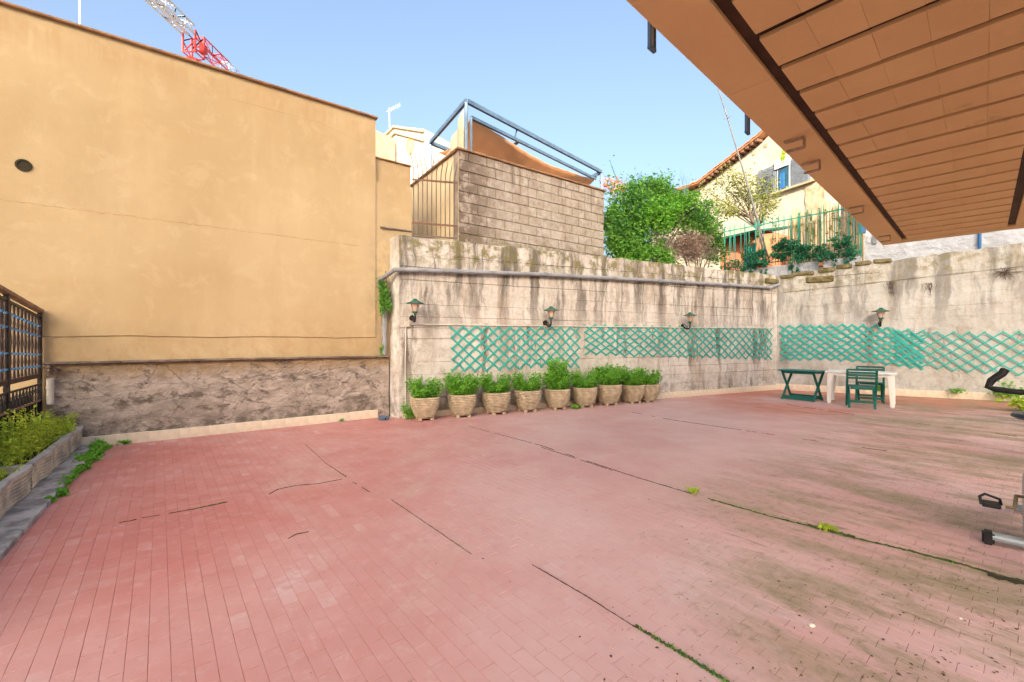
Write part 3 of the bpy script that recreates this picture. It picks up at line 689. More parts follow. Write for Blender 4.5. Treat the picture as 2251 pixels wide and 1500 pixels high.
while x < 11.2:                                                     # poured edge beam, outer side, in bays
    x2 = min(11.25, x + 4.3); piece('edge_beam', x, x2 + .0008, yg0, yo, .006); x = x2 + .001
piece('end_beam', XE, 11.25, -.999, yg0 - .001, .006); piece('inner_beam', -.8, XE - .001, -.999, yh1, .006)
piece('parapet', -.8, 11.25, 1.23, 1.349, .01, 1.0).location = (0, 0, .235)
RS = .442; rows = int((XE - (-5.5)) / RS) + 1
bmes = []
for k in range(4):
    l, w_ = RS - .060, (yg1 - yh0) / 5
    g = MB(); t = .0028
    g.box(-l / 2 + random.uniform(0, .006), -w_ / 2 + .0003, 0, l / 2 - random.uniform(0, .006), w_ / 2 - .0003, .03); bmes.append(g.mesh('hollow_block', MSo, bevel=.0015, seg=1))
for r in range(rows):
    xc = XE - .012 - RS / 2 - r * RS + .0
    if xc < -.5: break
    wb = (yg1 - yh0) / 5; sh = (.5 if r % 2 else 0) * 0
    for c in range(5):
        o = link('hollow_block', random.choice(bmes), bal); o.location = (xc, yh0 + wb * (c + .5), SZ + random.uniform(-.0025, .0025)); o.rotation_euler = (random.uniform(-.002, .002), random.uniform(-.003, .003), random.uniform(-.002, .002))
# steel angle brackets under the beam, seen against the soffit
M['bracket'] = simple('painted_bracket', (.50, .32, .19), (.26, .16, .09), 12, .5)
for (px, py) in ((1768, 300), (1802, 352), (1898, 452), (1957, 517)):
    d = (SZ - EYE) * F / (HY - py); p = FS.local((( px - CX) / F * d, d, SZ))
    g = MB(); g.bar((p.x, p.y, SZ - .001), (p.x, p.y, SZ - .10), .012, .05, (1, 0, 0)); g.bar((p.x, p.y, SZ - .1), (p.x, p.y + .14, SZ - .1), .05, .012); g.bar((p.x, p.y, SZ - .008), (p.x, p.y + .16, SZ - .008), .05, .012)
    g.build('hook_bracket', M['bracket'], bal)
# blue grey railing stanchions hanging past the outer edge
for (px, py0, py1) in ((1433, 52, 108), (1643, 254, 292)):
    dz = 1.9; k = (px - CX) / F; yy = 1.45
    t = (k * FS.world(0, yy).y - FS.world(0, yy).x) / (FS.d.x - k * FS.d.y); Y = FS.world(t, yy).y
    z1_ = EYE + (HY - py1) / F * Y; z0_ = SZ + .45; w2 = .024 * Y / 2.9
    g = MB()
    for s in (-1, 1): g.box(t + s * .03 - .007, yy - .012, z1_, t + s * .03 + .007, yy + .012, z0_)
    g.box(t - .038, yy - .013, z1_ - .012, t + .038, yy + .013, z1_ + .012); g.build('railing_stanchion', M['steel'], bal, bevel=.003)
    g = MB(); g.box(t - .022, yy - .004, z1_ + .015, t + .022, yy + .004, z0_); g.build('stanchion_plate', M['bike_grey'], bal)
    g = MB(); g.box(t - .05, 1.351, SZ + .3, t + .05, yy - .0135, SZ + .42); g.build('stanchion_fixing', M['steel'], bal)

# ------------------------------------------------------------------ pipes and conduits
def wpts(F_, L_, y): return [F_.world(*( (lambda q: (q[0], y, q[1]))(F_.see(a, b_, y)))) for a, b_ in L_]
P = wpts(FW, [(872, 593), (1000, 597), (1200, 604), (1450, 618), (1640, 629), (1692, 633)], -.10)
P2 = FR.see(1712, 626, -.08); P.append(FR.world(P2[0], -.08, P2[1]))
pier = FW.world(-.11, .02, P[0].z - .01); pz = FW.world(-.30, .32, P[0].z - .16)
g = MB(); g.tube([pz + Vector((0, 0, -.03)), pz, pier, P[0] + (P[0] - P[1]).normalized() * .02] + P, .042, 12)
for k in range(1, 6):
    a = P[k] if k < 6 else P[-1]; d = (P[k+1] - P[k]).normalized(); g.tube([a - d * .05, a + d * .05], .052, 12)
pipe = g.build('drain_pipe', M['metal_grey'], smooth=True)
tag(pipe, 'long grey plastic drain pipe running along the top of the concrete wall', 'pipe')
dp0 = pz + Vector((-.0, -.0, -.06))
x_, z_ = FY.see(845, 600, -.07)
g = MB(); a = FY.world(x_, -.07, 0); g.tube([(pz.x, pz.y, pz.z - .08), (pz.x*.5 + a.x*.5, pz.y*.5 + a.y*.5, pz.z - .15), (a.x, a.y, pz.z - .28), (a.x, a.y, 1.15)], .045, 12); g.tube([(a.x, a.y, 1.62), (a.x, a.y, 1.72)], .053, 12)
tag(g.build('downpipe', M['metal_grey'], smooth=True), 'vertical grey downpipe between the yellow wall and the concrete pier', 'pipe')
g = MB(); g.tube(wpts(FW, [(893, 713), (1100, 716), (1300, 718), (1500, 720), (1700, 722)], -.055), .012, 6)
tag(g.build('conduit', M['cable'], smooth=True), 'thin pale conduit running level along the concrete wall above the trellises', 'conduit')
g = MB(); g.tube(wpts(FW, [(892, 714), (891, 800), (892, 892)], -.055), .013, 6)
tag(g.build('conduit', M['cable'], smooth=True), 'thin pale conduit dropping straight down to the first pot', 'conduit')
x_, z_ = FW.see(893, 713); g = MB(); g.box(-.05, -.05, -.05, .05, 0, .05); o = g.build('junction_box', M['cable'], bevel=.008); FW.place(o, x_, -.03, z_)
tag(o, 'small square pale junction box under the leftmost wall lantern', 'junction box')

# ------------------------------------------------------------------ wall lanterns
def lantern():
    r = empty('wall_lantern')
    g = MB(); g.lathe([(.0, .30), (.03, .30), (.045, .275), (.10, .245), (.155, .225), (.16, .215), (.09, .222), (.0, .228)], 24, close=False); g.build('shade', M['green_metal'], r, smooth=True)
    g = MB(); g.lathe([(.082, .222), (.078, .19), (.055, .11), (.035, .07)], 16); g.build('glass', M['glass'], r, smooth=True)
    g = MB()
    for k in range(4):
        a = k * math.pi / 2 + .4; g.tube([(math.cos(a)*.086, math.sin(a)*.086, .222), (math.cos(a)*.04, math.sin(a)*.04, .068)], .005, 5)
    g.lathe([(.045, .075), (.05, .06), (.025, .035), (.03, .02), (.012, 0), (.0, -.02)], 16, close=False); g.build('cage', M['green_metal'], r, smooth=True)
    g = MB(); g.tube([(0, 0, .01), (0, .0, -.06), (0, .03, -.10), (0, .09, -.105), (0, .17, -.07), (0, .22, -.03)], [.014, .016, .018, .02, .02, .018], 8)
    g.tube([(0, .05, -.10), (0, .12, -.03), (0, .2, .02)], .008, 6); g.build('arm', M['black_metal'], r, smooth=True)
    g = MB(); g.lathe([(.0, .0), (.055, .0), (.05, .015), (.03, .022), (.0, .024)], 16, close=False); o = g.build('wall_plate', M['black_metal'], r, smooth=True)
    o.rotation_euler = (math.pi / 2, 0, 0); o.location = (0, .245, -.03)
    return r
l0 = lantern()
for i, (F_, px, py, lab, s) in enumerate([(FW, 912, 692, 'green hatted wall lantern beside the pier, above the first pot', 1.0), (FW, 1210, 704, 'green hatted wall lantern above the overlap of trellises, over the middle pots', 1.0),
     (FW, 1515, 712, 'green hatted wall lantern on the bare stretch of long wall nearest the corner', 1.0), (FR, 1936, 705, 'green hatted wall lantern above the sagging trellis behind the green chairs', 1.15)]):
    o = l0 if i == 0 else copy_tree(l0)
    x_, z_ = F_.see(px, py, -.25); F_.place(o, x_, -.275, z_ - .02); o.scale = (s,) * 3
    tag(o, lab, 'wall lantern', 'wall lanterns on the concrete walls')

# ------------------------------------------------------------------ expanding trellises
def trellis(F_, xa, xb, top, bot, cells_, lab, y=-.05, sw=.022, rowsn=4, sag=None, thin=None):
    r = empty('trellis'); F_.place(r); tag(r, lab, 'trellis', 'green expanding trellises on the walls')
    n = cells_; H = lambda t: (top(t), bot(t))
    step = 1.0 / n; span = rowsn * step / 1.0
    for dirn in (1, -1):
        for k in range(-rowsn + 1, n):
            # each slat crosses rowsn cells; parameter t along the trellis, h from bottom to top
            t0, t1 = k * step, (k + rowsn) * step; h0, h1 = (0, 1) if dirn > 0 else (1, 0)
            a, b_ = t0, t1; ha, hb = h0, h1
            if a < 0: ha = h0 + (h1 - h0) * (0 - a) / (b_ - a); a = 0
            if b_ > 1: hb = h0 + (h1 - h0) * (1 - t0) / (t1 - t0); b_ = 1
            if b_ - a < step * .6: continue
            def P_(t, h): tp, bt = H(t); wv = .016 * math.sin(t * 23 + h * 4) + .010 * math.sin(t * 61 + dirn); return Vector((xa + (xb - xa) * t + wv + random.uniform(-.007, .007), y - (.006 if dirn > 0 else 0), bt + (tp - bt) * h + random.uniform(-.007, .007) + wv * .4))
            p, q_ = P_(a, ha), P_(b_, hb); d = (q_ - p).normalized() * .018
            mid = P_((a + b_) / 2, (ha + hb) / 2)
            g = MB(); g.bar(p - d, mid, .0055, sw, (0, 0, 1)); g.bar(mid, q_ + d, .0055, sw, (0, 0, 1))
            g.build('slat', M['green_slat'], r)
    return r
xa, za = FW.see(993, 718, -.05); xb, zb = FW.see(1274, 720, -.05); _, zc = FW.see(1000, 815, -.05); _, zd = FW.see(1270, 806, -.05)
trellis(FW, xa, xb, lambda t: za + (zb - za) * t + .01 * math.sin(t * 9), lambda t: zc + (zd - zc) * t - .02 * math.sin(t * 7), 12, 'square meshed green trellis above the leftmost pots', rowsn=4, sw=.034)
xa2, za2 = FW.see(1286, 714, -.05); xb2, zb2 = FW.see(1697, 722, -.05); _, zc2 = FW.see(1290, 780, -.05); _, zd2 = FW.see(1690, 790, -.05)
trellis(FW, xa2, xb2, lambda t: za2 + (zb2 - za2) * t, lambda t: zc2 + (zd2 - zc2) * t, 23, 'long narrow green trellis running to the inner wall corner', rowsn=4, sw=.034)
xa3, _ = FR.see(1716, 720, -.05); xb3, _ = FR.see(2030, 720, -.05)
zz = lambda F_, px, py: F_.see(px, py, -.05)[1]
T = [zz(FR, 1720, 716), zz(FR, 1800, 715), zz(FR, 1900, 714), zz(FR, 2030, 738)]; B = [zz(FR, 1720, 792), zz(FR, 1800, 790), zz(FR, 1900, 797), zz(FR, 2030, 812)]
def interp(A):
    return lambda t: float(np.interp(t, [0, .33, .66, 1], A))
trellis(FR, xa3, xb3, interp(T), interp(B), 13, 'stretched green trellis with thick slats beside the inner corner, over the green table', rowsn=5, sw=.045)
xa4, _ = FR.see(1965, 730, -.065); xb4, _ = FR.see(2262, 730, -.065)
T = [zz(FR, 1965, 722), zz(FR, 2060, 730), zz(FR, 2160, 730), zz(FR, 2262, 729)]; B = [zz(FR, 1965, 797), zz(FR, 2060, 812), zz(FR, 2160, 822), zz(FR, 2262, 824)]
trellis(FR, xa4, xb4 + .4, interp(T), interp(B), 10, 'wide meshed green trellis at the right, hanging lower than its neighbour', rowsn=4, sw=.03, y=-.068)

# ------------------------------------------------------------------ potted plants
def pot_proto():
    r = empty('potted_plant')
    prof = [(.13, .035), (.165, .06)]; 
    zz_ = .06
    for i in range(11):
        t = i / 10; rr = .165 + .075 * math.sin(min(1, t * 1.15) * math.pi / 2)
        prof += [(rr - .013, zz_), (rr + .004, zz_ + .008), (rr + .004, zz_ + .018), (rr - .013, zz_ + .026)]; zz_ += .029
    prof += [(.235, .385), (.243, .392), (.243, .415), (.222, .418), (.215, .36), (.0, .36)]
    g = MB(); g.lathe(prof, 40, sq=1.6, close=False); g.build('pot', M['pot'], r, smooth=True)
    g = MB(); g.lathe([(.212, .34), (.212, .385), (.0, .395)], 24, sq=1.6, close=False); g.build('soil', M['soil'], r)
    for sx in (-1, 1):
        for sy in (-1, 1):
            g = MB(); g.box(-.032, -.032, 0, .032, .032, .05); o = g.build('foot', M['pot'], r, bevel=.008); o.location = (sx * .105, sy * .105, 0)
    return r
def plant_leaves(kind, seed, w_, h):
    """stems with leaves climbing each of them"""
    pts = []; g = MB(); n = {'dense': 95, 'low': 14, 'tall': 90, 'mid': 36}[kind]
    for i in range(n):
        a = RNG.uniform(0, math.tau); rr = w_ * .6 * math.sqrt(RNG.uniform(0, 1)); lean = RNG.uniform(.2, .75) * w_
        hh = h * RNG.uniform(.45, 1.05) * (1 - .35 * (rr / w_) ** 2); p0 = np.array([math.cos(a) * rr, math.sin(a) * rr, .38])
        p1 = p0 + np.array([math.cos(a) * lean, math.sin(a) * lean, hh]); pm = (p0 + p1) / 2 + np.array([0, 0, hh * .12])
        p0[:2] = p0[:2].clip(-.19, .19)
        g.tube([p0, pm, p1], [.003, .0025, .0015], 4, caps=False)
        k = 15 if kind != 'low' else 11
        for s in RNG.uniform(.15, 1.05, k):
            q_ = (1-s)**2 * p0 + 2*s*(1-s) * pm + s*s * p1; pts.append(q_ + RNG.normal(size=3) * .019)
    return g, np.array(pts)
l1 = pot_proto()
spec = [ # px0, px1, base y, foliage kind, width, height, leaf, size, label
 (901, 966, 924, 'dense', .31, .40, 'leaf_mid', .042, 'ribbed sandstone pot with a wide dense bright green plant, next to the pier'),
 (988, 1043, 918, 'dense', .31, .44, 'leaf_mid', .040, 'ribbed sandstone pot with a loose spreading green plant below the first trellis'),
 (1062, 1118, 910, 'mid', .20, .20, 'leaf_bush', .042, 'ribbed pot with a low green plant, right of the widely overgrown pot'),
 (1133, 1185, 903, 'low', .19, .11, 'leaf_mid', .045, 'ribbed pot with the sparsest, lowest plant of the row'),
 (1200, 1249, 897, 'tall', .20, .66, 'leaf_mid', .055, 'ribbed pot with the tallest bushy plant, under the second lantern'),
 (1262, 1306, 891, 'mid', .22, .30, 'leaf_bush', .034, 'ribbed pot with fine thin stemmed greenery right of the tallest plant'),
 (1310, 1363, 888, 'dense', .29, .44, 'leaf_mid', .048, 'ribbed pot with a rounded leafy plant, third from the right end'),
 (1369, 1410, 885, 'dense', .28, .44, 'leaf_mid', .042, 'ribbed pot with a leafy plant touching its neighbour, second from the right end'),
 (1411, 1436, 882, 'mid', .2, .28, 'leaf_mid', .036, 'half hidden ribbed pot at the right end of the row')]
for i, (p0, p1, by, kind, pw, ph, leaf, ls, lab) in enumerate(spec):
    o = l1 if i == 0 else copy_tree(l1)
    x_, _ = FW.see((p0 + p1) / 2, 750, -.31); FW.place(o, x_, -.315, 0, random.uniform(-.12, .12))
    s = (1.0, 1.0, 1.02, 1.0, .98, 1.0, 1.06, 1.0, 1.0)[i]; o.scale = (s, s, s * random.uniform(.98, 1.03))
    gs, pts = plant_leaves(kind, i, pw, ph)
    gs.build('stems', M['leaf_mid'], o); foliage('foliage', pts, ls, M[leaf], o, elong=1.5, upbias=.5)
    tag(o, lab, 'potted plant', 'ribbed pots in a row along the concrete wall')

# weeds
def weed(p, r, h, n, leaf, lab, size=.045, name='weed', group=None, elong=1.5):
    c = Vector(p); pts = blob((0, 0, h * .5), (r, r, h * .55), n, .1, 10, .5); pts[:, 2] = np.abs(pts[:, 2]) + .004
    root = empty(name, c); foliage('foliage', pts, size, M[leaf], root, elong=elong)
    g = MB()
    for _ in range(9): a = random.uniform(0, 6.28); g.tube([(0, 0, -.01), (math.cos(a)*r*.3, math.sin(a)*r*.3, h*.5), (math.cos(a)*r*.7, math.sin(a)*r*.7, h*.8)], .0025, 4, caps=False)
    g.build('stems', M[leaf], root); return tag(root, lab, 'weed', group)
weed(FW.world(.12, -.17), .13, .3, 260, 'leaf_mid', 'green weed growing at the foot of the concrete pier left of the first pot')
x_, _ = FW.see(1268, 750, -.5); weed(FW.world(x_, -.5), .12, .09, 140, 'leaf_mid', 'flat green weed on the floor in front of the pots right of the tallest plant')
x_, _ = FR.see(2100, 750, -.08); weed(FR.world(x_, -.08, .12), .24, .14, 160, 'leaf_mid', 'green weed sprouting over the cream skirting right of the white table')
x_, _ = FR.see(1945, 750, -.1); weed(FR.world(x_ - .1, -.1, .1), .17, .26, 160, 'leaf_mid', 'green weed against the wall behind the white table')
x_, _ = FR.see(2195, 750, -.1); weed(FR.world(x_ + .1, -.1, .05), .42, .30, 420, 'leaf_mid', 'low spread of green weeds along the right wall behind the bike handlebar', .06)
weed(onfloor(2245, 905), .35, .34, 300, 'leaf_lime', 'yellow green weed growing from the floor at the right edge behind the bike seat', .07)
x_, _ = FY.see(500 // 2.886 + 100, 750); weed(FY.world(.32, -.1), .07, .07, 60, 'leaf_mid', 'tiny weed at the skirting near the planters', .03)
weed(FY.world(3.15, -.1), .05, .05, 40, 'leaf_mid', 'tiny weed at the skirting below the yellow wall near the pier', .03)
x_, z_ = FY.see(842, 655, -.1); iv = FY.world(x_, -.16, z_)
pts = blob((0, 0, 0), (.13, .11, .27), 900, .2, 16, .45)
r = empty('ivy', iv); foliage('foliage', pts, .05, M['leaf_bush'], r); g = MB(); g.tube([(0, .1, .5), (.03, .05, .2), (0, 0, -.1)], .008, 5); g.build('stem', M['bark'], r)
tag(r, 'hanging clump of green ivy on the downpipe between yellow wall and pier', 'ivy')
x_, z_ = FY.see(838, 770, -.06); pts = blob((0, 0, 0), (.05, .04, .10), 90, .2, 6, .5); r = empty('ivy', FY.world(x_, -.08, z_)); foliage('foliage', pts, .035, M['leaf_bush'], r)
tag(r, 'small green sprig at the foot of the downpipe on the coping', 'ivy')
g = MB(); g.box(-.09, -.05, 0, .09, .05, .075); bx = g.build('bait_box', M['steel'], bevel=.015, seg=2); FW.place(bx, -.28, -.05, 0, -.35)
g = MB(); g.lathe([(.0, 0), (.018, 0), (.018, .004), (0, .004)], 10, close=False); o = g.build('opening', M['bike_black'], bx); o.location = (.04, -.052, .03); o.rotation_euler = (math.pi/2, 0, 0)
tag(bx, 'small dark teal box on the floor at the foot of the concrete pier', 'box')
# dry roots
for (px, py, n_, sp, dn, lab) in ((1958, 618, 26, .12, .42, 'dry brown roots hanging from the right wall above the fourth lantern'), (2042, 622, 22, .14, .32, 'thin dry roots hanging on the right wall between lantern and dead tuft')):
    x_, z_ = FR.see(px, py, -.06); g = MB()
    for _ in range(n_):
        a = random.uniform(-sp, sp); l = random.uniform(.4, 1) * dn
        g.tube([(a, 0, 0), (a + random.uniform(-.03, .03), -.02, -l * .5), (a + random.uniform(-.06, .06), -.01, -l)], .0025, 3, caps=False)
    r = g.build('dry_roots', M['litter']); FR.place(r, x_, -.05, z_); tag(r, lab, 'roots')
x_, z_ = FR.see(2208, 600, -.08); g = MB()
for _ in range(90):
    a = random.uniform(0, math.tau); l = random.uniform(.08, .22); d = Vector((math.cos(a), -random.uniform(.1, .6), math.sin(a) * .8)) * l
    g.tube([(0, 0, 0), d * .6 + Vector((0, 0, .01)), d + Vector((0, 0, -.03))], .0025, 3, caps=False)
g.tube([(0, 0, 0), (.15, -.02, .0), (.3, 0, .01)], .008, 5)
r = g.build('dead_tuft', M['litter']); FR.place(r, x_, -.05, z_); tag(r, 'dead spiky brown grass tuft rooted in the top of the right wall', 'dead plant')

# ------------------------------------------------------------------ moss and dirt in the expansion joints
def ribbon(name, L_, wmin, wmax, mat_, label, z=.0035, dens=60, tuft=0, prob=1.0, cat='moss'):
    pts = [onfloor(a, b_) for a, b_ in L_]; v = []; f = []; tp = []; k = 0; run = 0; on = True
    for a, b_ in zip(pts, pts[1:]):
        n_ = max(2, int((b_ - a).length * dens)); d = (b_ - a).normalized(); s = Vector((-d.y, d.x, 0))
        for i in range(n_ + 1):
            t = i / n_; p = a + (b_ - a) * t; ww = random.uniform(wmin, wmax) * (.6 + .4 * math.sin(p.x * 9 + p.y * 5)); off = s * random.uniform(-wmin, wmin) * .6
            on = random.random() < prob if random.random() < .2 else on
            q0, q1 = p - s * ww + off, p + s * ww + off
            v += [(q0.x, q0.y, .0006), (p.x + off.x, p.y + off.y, z + random.uniform(0, z)), (q1.x, q1.y, .0006)]
            if i and on: m_ = k - 3; f += [(m_, m_+1, k+1, k), (m_+1, m_+2, k+2, k+1)]
            k += 3
            if tuft and random.random() < tuft: tp += [tuple(p + s * random.gauss(0, ww) + Vector((0, 0, abs(random.gauss(0, .008))))) for _ in range(6)]
    me = bpy.data.meshes.new(name); me.from_pydata(v, [], f); me.materials.append(mat_)
    o = link(name, me); tag(o, label, cat, kind='stuff')
    return tp
tp = []
ribbon('joint_dirt', [(672, 978), (715, 1018), (762, 1049)], .006, .012, M['moss'], 'thin olive moss line in the floor joint nearest the left wall')
ribbon('joint_dirt', [(775, 1060), (812, 1082)], .002, .006, M['crack'], 'short dark gap in the left floor joint', prob=.7)
ribbon('joint_dirt', [(860, 1099), (950, 1160), (1036, 1219)], .003, .0075, M['moss'], 'straight moss filled joint left of the centre of the floor')
ribbon('joint_dirt', [(1060, 1228), (1110, 1248)], .001, .004, M['crack'], 'broken dark specks along a floor joint', prob=.4)
ribbon('joint_dirt', [(1170, 1242), (1290, 1312), (1400, 1382)], .0018, .004, M['crack'], 'long thin dark joint in the middle of the floor')
tp += ribbon('joint_moss', [(1398, 1378), (1450, 1410), (1530, 1458), (1640, 1528)], .008, .021, M['moss'], 'thick dark green moss filling the floor joint at the bottom edge', z=.008, dens=160, tuft=.35)
ribbon('joint_dirt', [(1030, 938), (1190, 980), (1290, 1014)], .004, .009, M['crack'], 'broken dark joint in front of the pots', prob=.8)
ribbon('joint_dirt', [(1190, 984), (1280, 1013), (1370, 1043)], .002, .005, M['crack'], 'second thin crack beside the joint in front of the pots', prob=.8)
ribbon('joint_dirt', [(1290, 1014), (1400, 1050), (1520, 1086)], .005, .010, M['crack'], 'dark joint leading to the small green weed on the floor')
tp += ribbon('joint_moss', [(1556, 1097), (1600, 1110), (1700, 1138), (1790, 1160)], .008, .022, M['moss'], 'green mossy joint right of the small floor weed', tuft=.35, z=.006)
tp += ribbon('joint_moss', [(1775, 1156), (1830, 1172), (1880, 1184)], .02, .04, M['moss'], 'widest clump of moss along the right floor joint', tuft=.5, z=.012)
tp += ribbon('joint_moss', [(1880, 1184), (2000, 1212), (2120, 1243), (2215, 1272), (2330, 1300)], .008, .022, M['moss'], 'dark mossy joint running to the right edge of the floor', tuft=.1, z=.006)
ribbon('joint_dirt', [(2170, 1262), (2260, 1284), (2330, 1300)], .03, .05, M['crack'], 'dark wet dirt on the joint at the right edge', z=.005)
ribbon('joint_dirt', [(1390, 907), (1480, 924), (1650, 949), (1800, 971), (1950, 992)], .006, .015, M['crack'], 'far floor joint left of the furniture', prob=.75)
ribbon('joint_dirt', [(1730, 890), (1830, 905), (1960, 924)], .008, .02, M['crack'], 'faint floor joint in front of the green table', prob=.5)
ribbon('joint_dirt', [(1960, 924), (2100, 942), (2251, 962), (2300, 969)], .01, .04, M['moss'], 'olive stained joint at the far right', prob=.7)
ribbon('joint_dirt', [(262, 1150), (300, 1143)], .003, .006, M['crack'], 'dark left end of the cross crack', prob=.8)
ribbon('joint_dirt', [(312, 1139), (352, 1133), (430, 1119)], .003, .007, M['crack'], 'dark part of the cross crack in the left floor', prob=.9)
ribbon('joint_moss', [(420, 1121), (460, 1112), (500, 1104)], .008, .02, M['moss'], 'yellow green moss at the end of the cross crack', z=.004)
ribbon('joint_dirt', [(592, 1087), (612, 1076), (650, 1068), (700, 1064), (752, 1054)], .0025, .007, M['crack'], 'wavy dark crack left of the first joint')
ribbon('joint_dirt', [(633, 1185), (652, 1175), (678, 1170)], .002, .004, M['crack'], 'short curved twig like crack on the left floor')
for (L_, lab) in (([(1180, 1120), (1181, 1121)], ''),): pass
foliage('tufts', np.array(tp), .012, M['leaf_bush'], None, elong=1.3); to = bpy.data.objects['tufts']; tag(to, 'tiny moss tufts sprouting from the floor joints', 'moss', kind='stuff'); to.name = 'moss_tufts'
weed(onfloor(1521, 1087), .045, .05, 90, 'leaf_lime', 'single small bright green weed in the middle floor joint', .03)
weed(onfloor(1815, 1166), .06, .04, 80, 'leaf_lime', 'yellow green weed in the widest mossy joint', .03)
# leaf litter and crumbs
v = []; f = []
for i in range(520):
    while True:
        px = random.uniform(1150, 2250); py = random.uniform(1000, 1499)
        if random.random() < ((px - 1150) / 1100) ** 1.1 * (.4 if py < 1080 else 1): break
    p = onfloor(px, py); a = random.uniform(0, 6.28); s = random.choice((.003, .004, .006, .009)) * random.uniform(.7, 1.3); d = Vector((math.cos(a), math.sin(a), 0)) * s; e = Vector((-d.y, d.x, 0)) * random.uniform(.25, .8)
    k = len(v); v += [tuple(p - d + Vector((0, 0, .0015))), tuple(p + e + Vector((0, 0, .003))), tuple(p + d + Vector((0, 0, .0015))), tuple(p - e + Vector((0, 0, .004)))]; f.append((k, k+1, k+2, k+3))
me = bpy.data.meshes.new('leaf_litter'); me.from_pydata(v, [], f); me.materials.append(M['litter']); tag(link('leaf_litter', me), 'scattered dark leaf crumbs on the right part of the floor', 'litter', kind='stuff')
g = MB(); g.box(-.014, -.009, 0, .014, .009, .012); o = g.build('pebble', M['white_paint'], bevel=.004, seg=2); o.location = onfloor(1785, 1378); tag(o, 'small pale crumb of plaster lying on the right foreground bricks', 'plaster crumb')
g = MB(); g.box(-.007, -.005, 0, .007, .005, .007); o = g.build('pebble', M['white_paint'], bevel=.002); o.location = onfloor(2112, 1362); tag(o, 'tiny white crumb lying near the right edge of the floor', 'plaster crumb')

# ------------------------------------------------------------------ left edge: kerb, planters, ironwork
sk = empty('kerb_stones'); FP.place(sk); tag(sk, 'row of grey slate slabs under the planters along the left edge', 'kerb')
x = -.2
while x < 6.5:
    l = random.uniform(.8, 1.1); g = MB(); g.box(x + .004, -.45, -.1, x + l - .004, .19 + random.uniform(-.01, .01), .045); g.build('slab', M['slate'], sk, bevel=.01); x += l
plabs = ['weathered ribbed planter against the rubble wall, the farthest on the left kerb', 'weathered ribbed planter filled with yellow green ferns, in the middle of the left kerb', 'weathered ribbed planter cut by the left edge of the photo', 'weathered ribbed planter beside the camera at the near end of the kerb']
for i, (a, b_) in enumerate(((-.12, .60), (.62, 2.05), (2.07, 3.5), (3.52, 4.9))):
    r = empty('planter'); FP.place(r, a, 0, .045); L_ = b_ - a; tag(r, plabs[i], 'planter', 'ribbed planters along the left kerb')
    H_ = .235; y0, y1 = -.36, .0
    g = MB(); g.box(0, y0, 0, L_, y0 + .03, H_); g.box(0, y1 - .035, 0, L_, y1 - .012, H_); g.box(0, y0 + .031, 0, .03, y1 - .036, H_); g.box(L_ - .03, y0 + .031, 0, L_, y1 - .036, H_)
    for k in range(7):
        z0 = .012 + k * .030; v = []; f = []; nn = 40
        for q_ in range(nn + 1):
            xx = L_ * q_ / nn; bul = .012 * math.sin(q_ / nn * math.pi * 2 * L_ / .7)
            j1 = random.uniform(-.0015, .0015)
            v += [(xx, y1 - .011, z0), (xx, y1 + .004 + bul + j1, z0 + .003), (xx, y1 + .006 + bul + j1, z0 + .02), (xx, y1 - .011, z0 + .026)]
            if q_: m_ = 4 * (q_ - 1); f += [(m_+s_, m_+4+s_, m_+5+s_, m_+1+s_) for s_ in range(3)]
        g.add(v, f)
    g.build('box', M['planter'], r)
    g = MB(); v = []; f = []; nn = 40
    for q_ in range(nn + 1):
        xx = L_ * q_ / nn; bul = .012 * math.sin(q_ / nn * math.pi * 2 * L_ / .7) + .004
        v += [(xx, y1 + .012 + bul, H_ - .018), (xx, y1 + .012 + bul, H_ + .012), (xx, y1 - .04, H_ + .014), (xx, y1 - .04, H_ - .018)]
        if q_: m_ = 4 * (q_ - 1); f += [(m_+s_, m_+4+s_, m_+5+s_, m_+1+s_) for s_ in range(3)]
    g.add(v, f); g.box(0, y0 - .008, H_ + .001, L_, y0 + .04, H_ + .014); g.box(-.001, y0 + .041, H_ + .001, .035, y1 - .041, H_ + .013); g.box(L_ - .035, y0 + .041, H_ + .001, L_ + .001, y1 - .041, H_ + .013)
    g.build('rim', M['planter_rim'], r)
    g = MB(); g.box(.031, y0 + .031, .05, L_ - .031, y1 - .037, H_ - .05); g.build('soil', M['soil'], r)
    # ferny growth
    n_ = int(L_ * (2600 if i < 2 else 900)); hh = (.20, .34, .10, .2)[i]
    st = []
    stems = int(L_ * (120 if i < 2 else 50)); gs = MB()
    for _ in range(stems):
        x0 = random.uniform(.06, L_ - .06); y_ = random.uniform(y0 + .05, y1 - .06); lean = Vector((random.gauss(0, .09), random.gauss(0, .06), 0)); h_ = hh * random.uniform(.4, 1.15) * (1 if i != 1 else .6 + .55 * math.sin(x0 / L_ * math.pi))
        p0 = Vector((x0, y_, H_ - .06)); p1 = p0 + lean + Vector((0, 0, h_ + .05)); gs.tube([p0, p0 * .5 + p1 * .5 + Vector((0, 0, .03)), p1], [.002, .002, .001], 3, caps=False)
        for _k in range(n_ // stems):
            t = random.uniform(.25, 1.05); q_ = p0 + (p1 - p0) * t + Vector((random.gauss(0, .022), random.gauss(0, .022), random.gauss(0, .015))); st.append(tuple(q_))
    gs.build('stems', M['leaf_lime'], r); foliage('foliage', np.array(st), .028, M['leaf_lime'], r, elong=2.0)
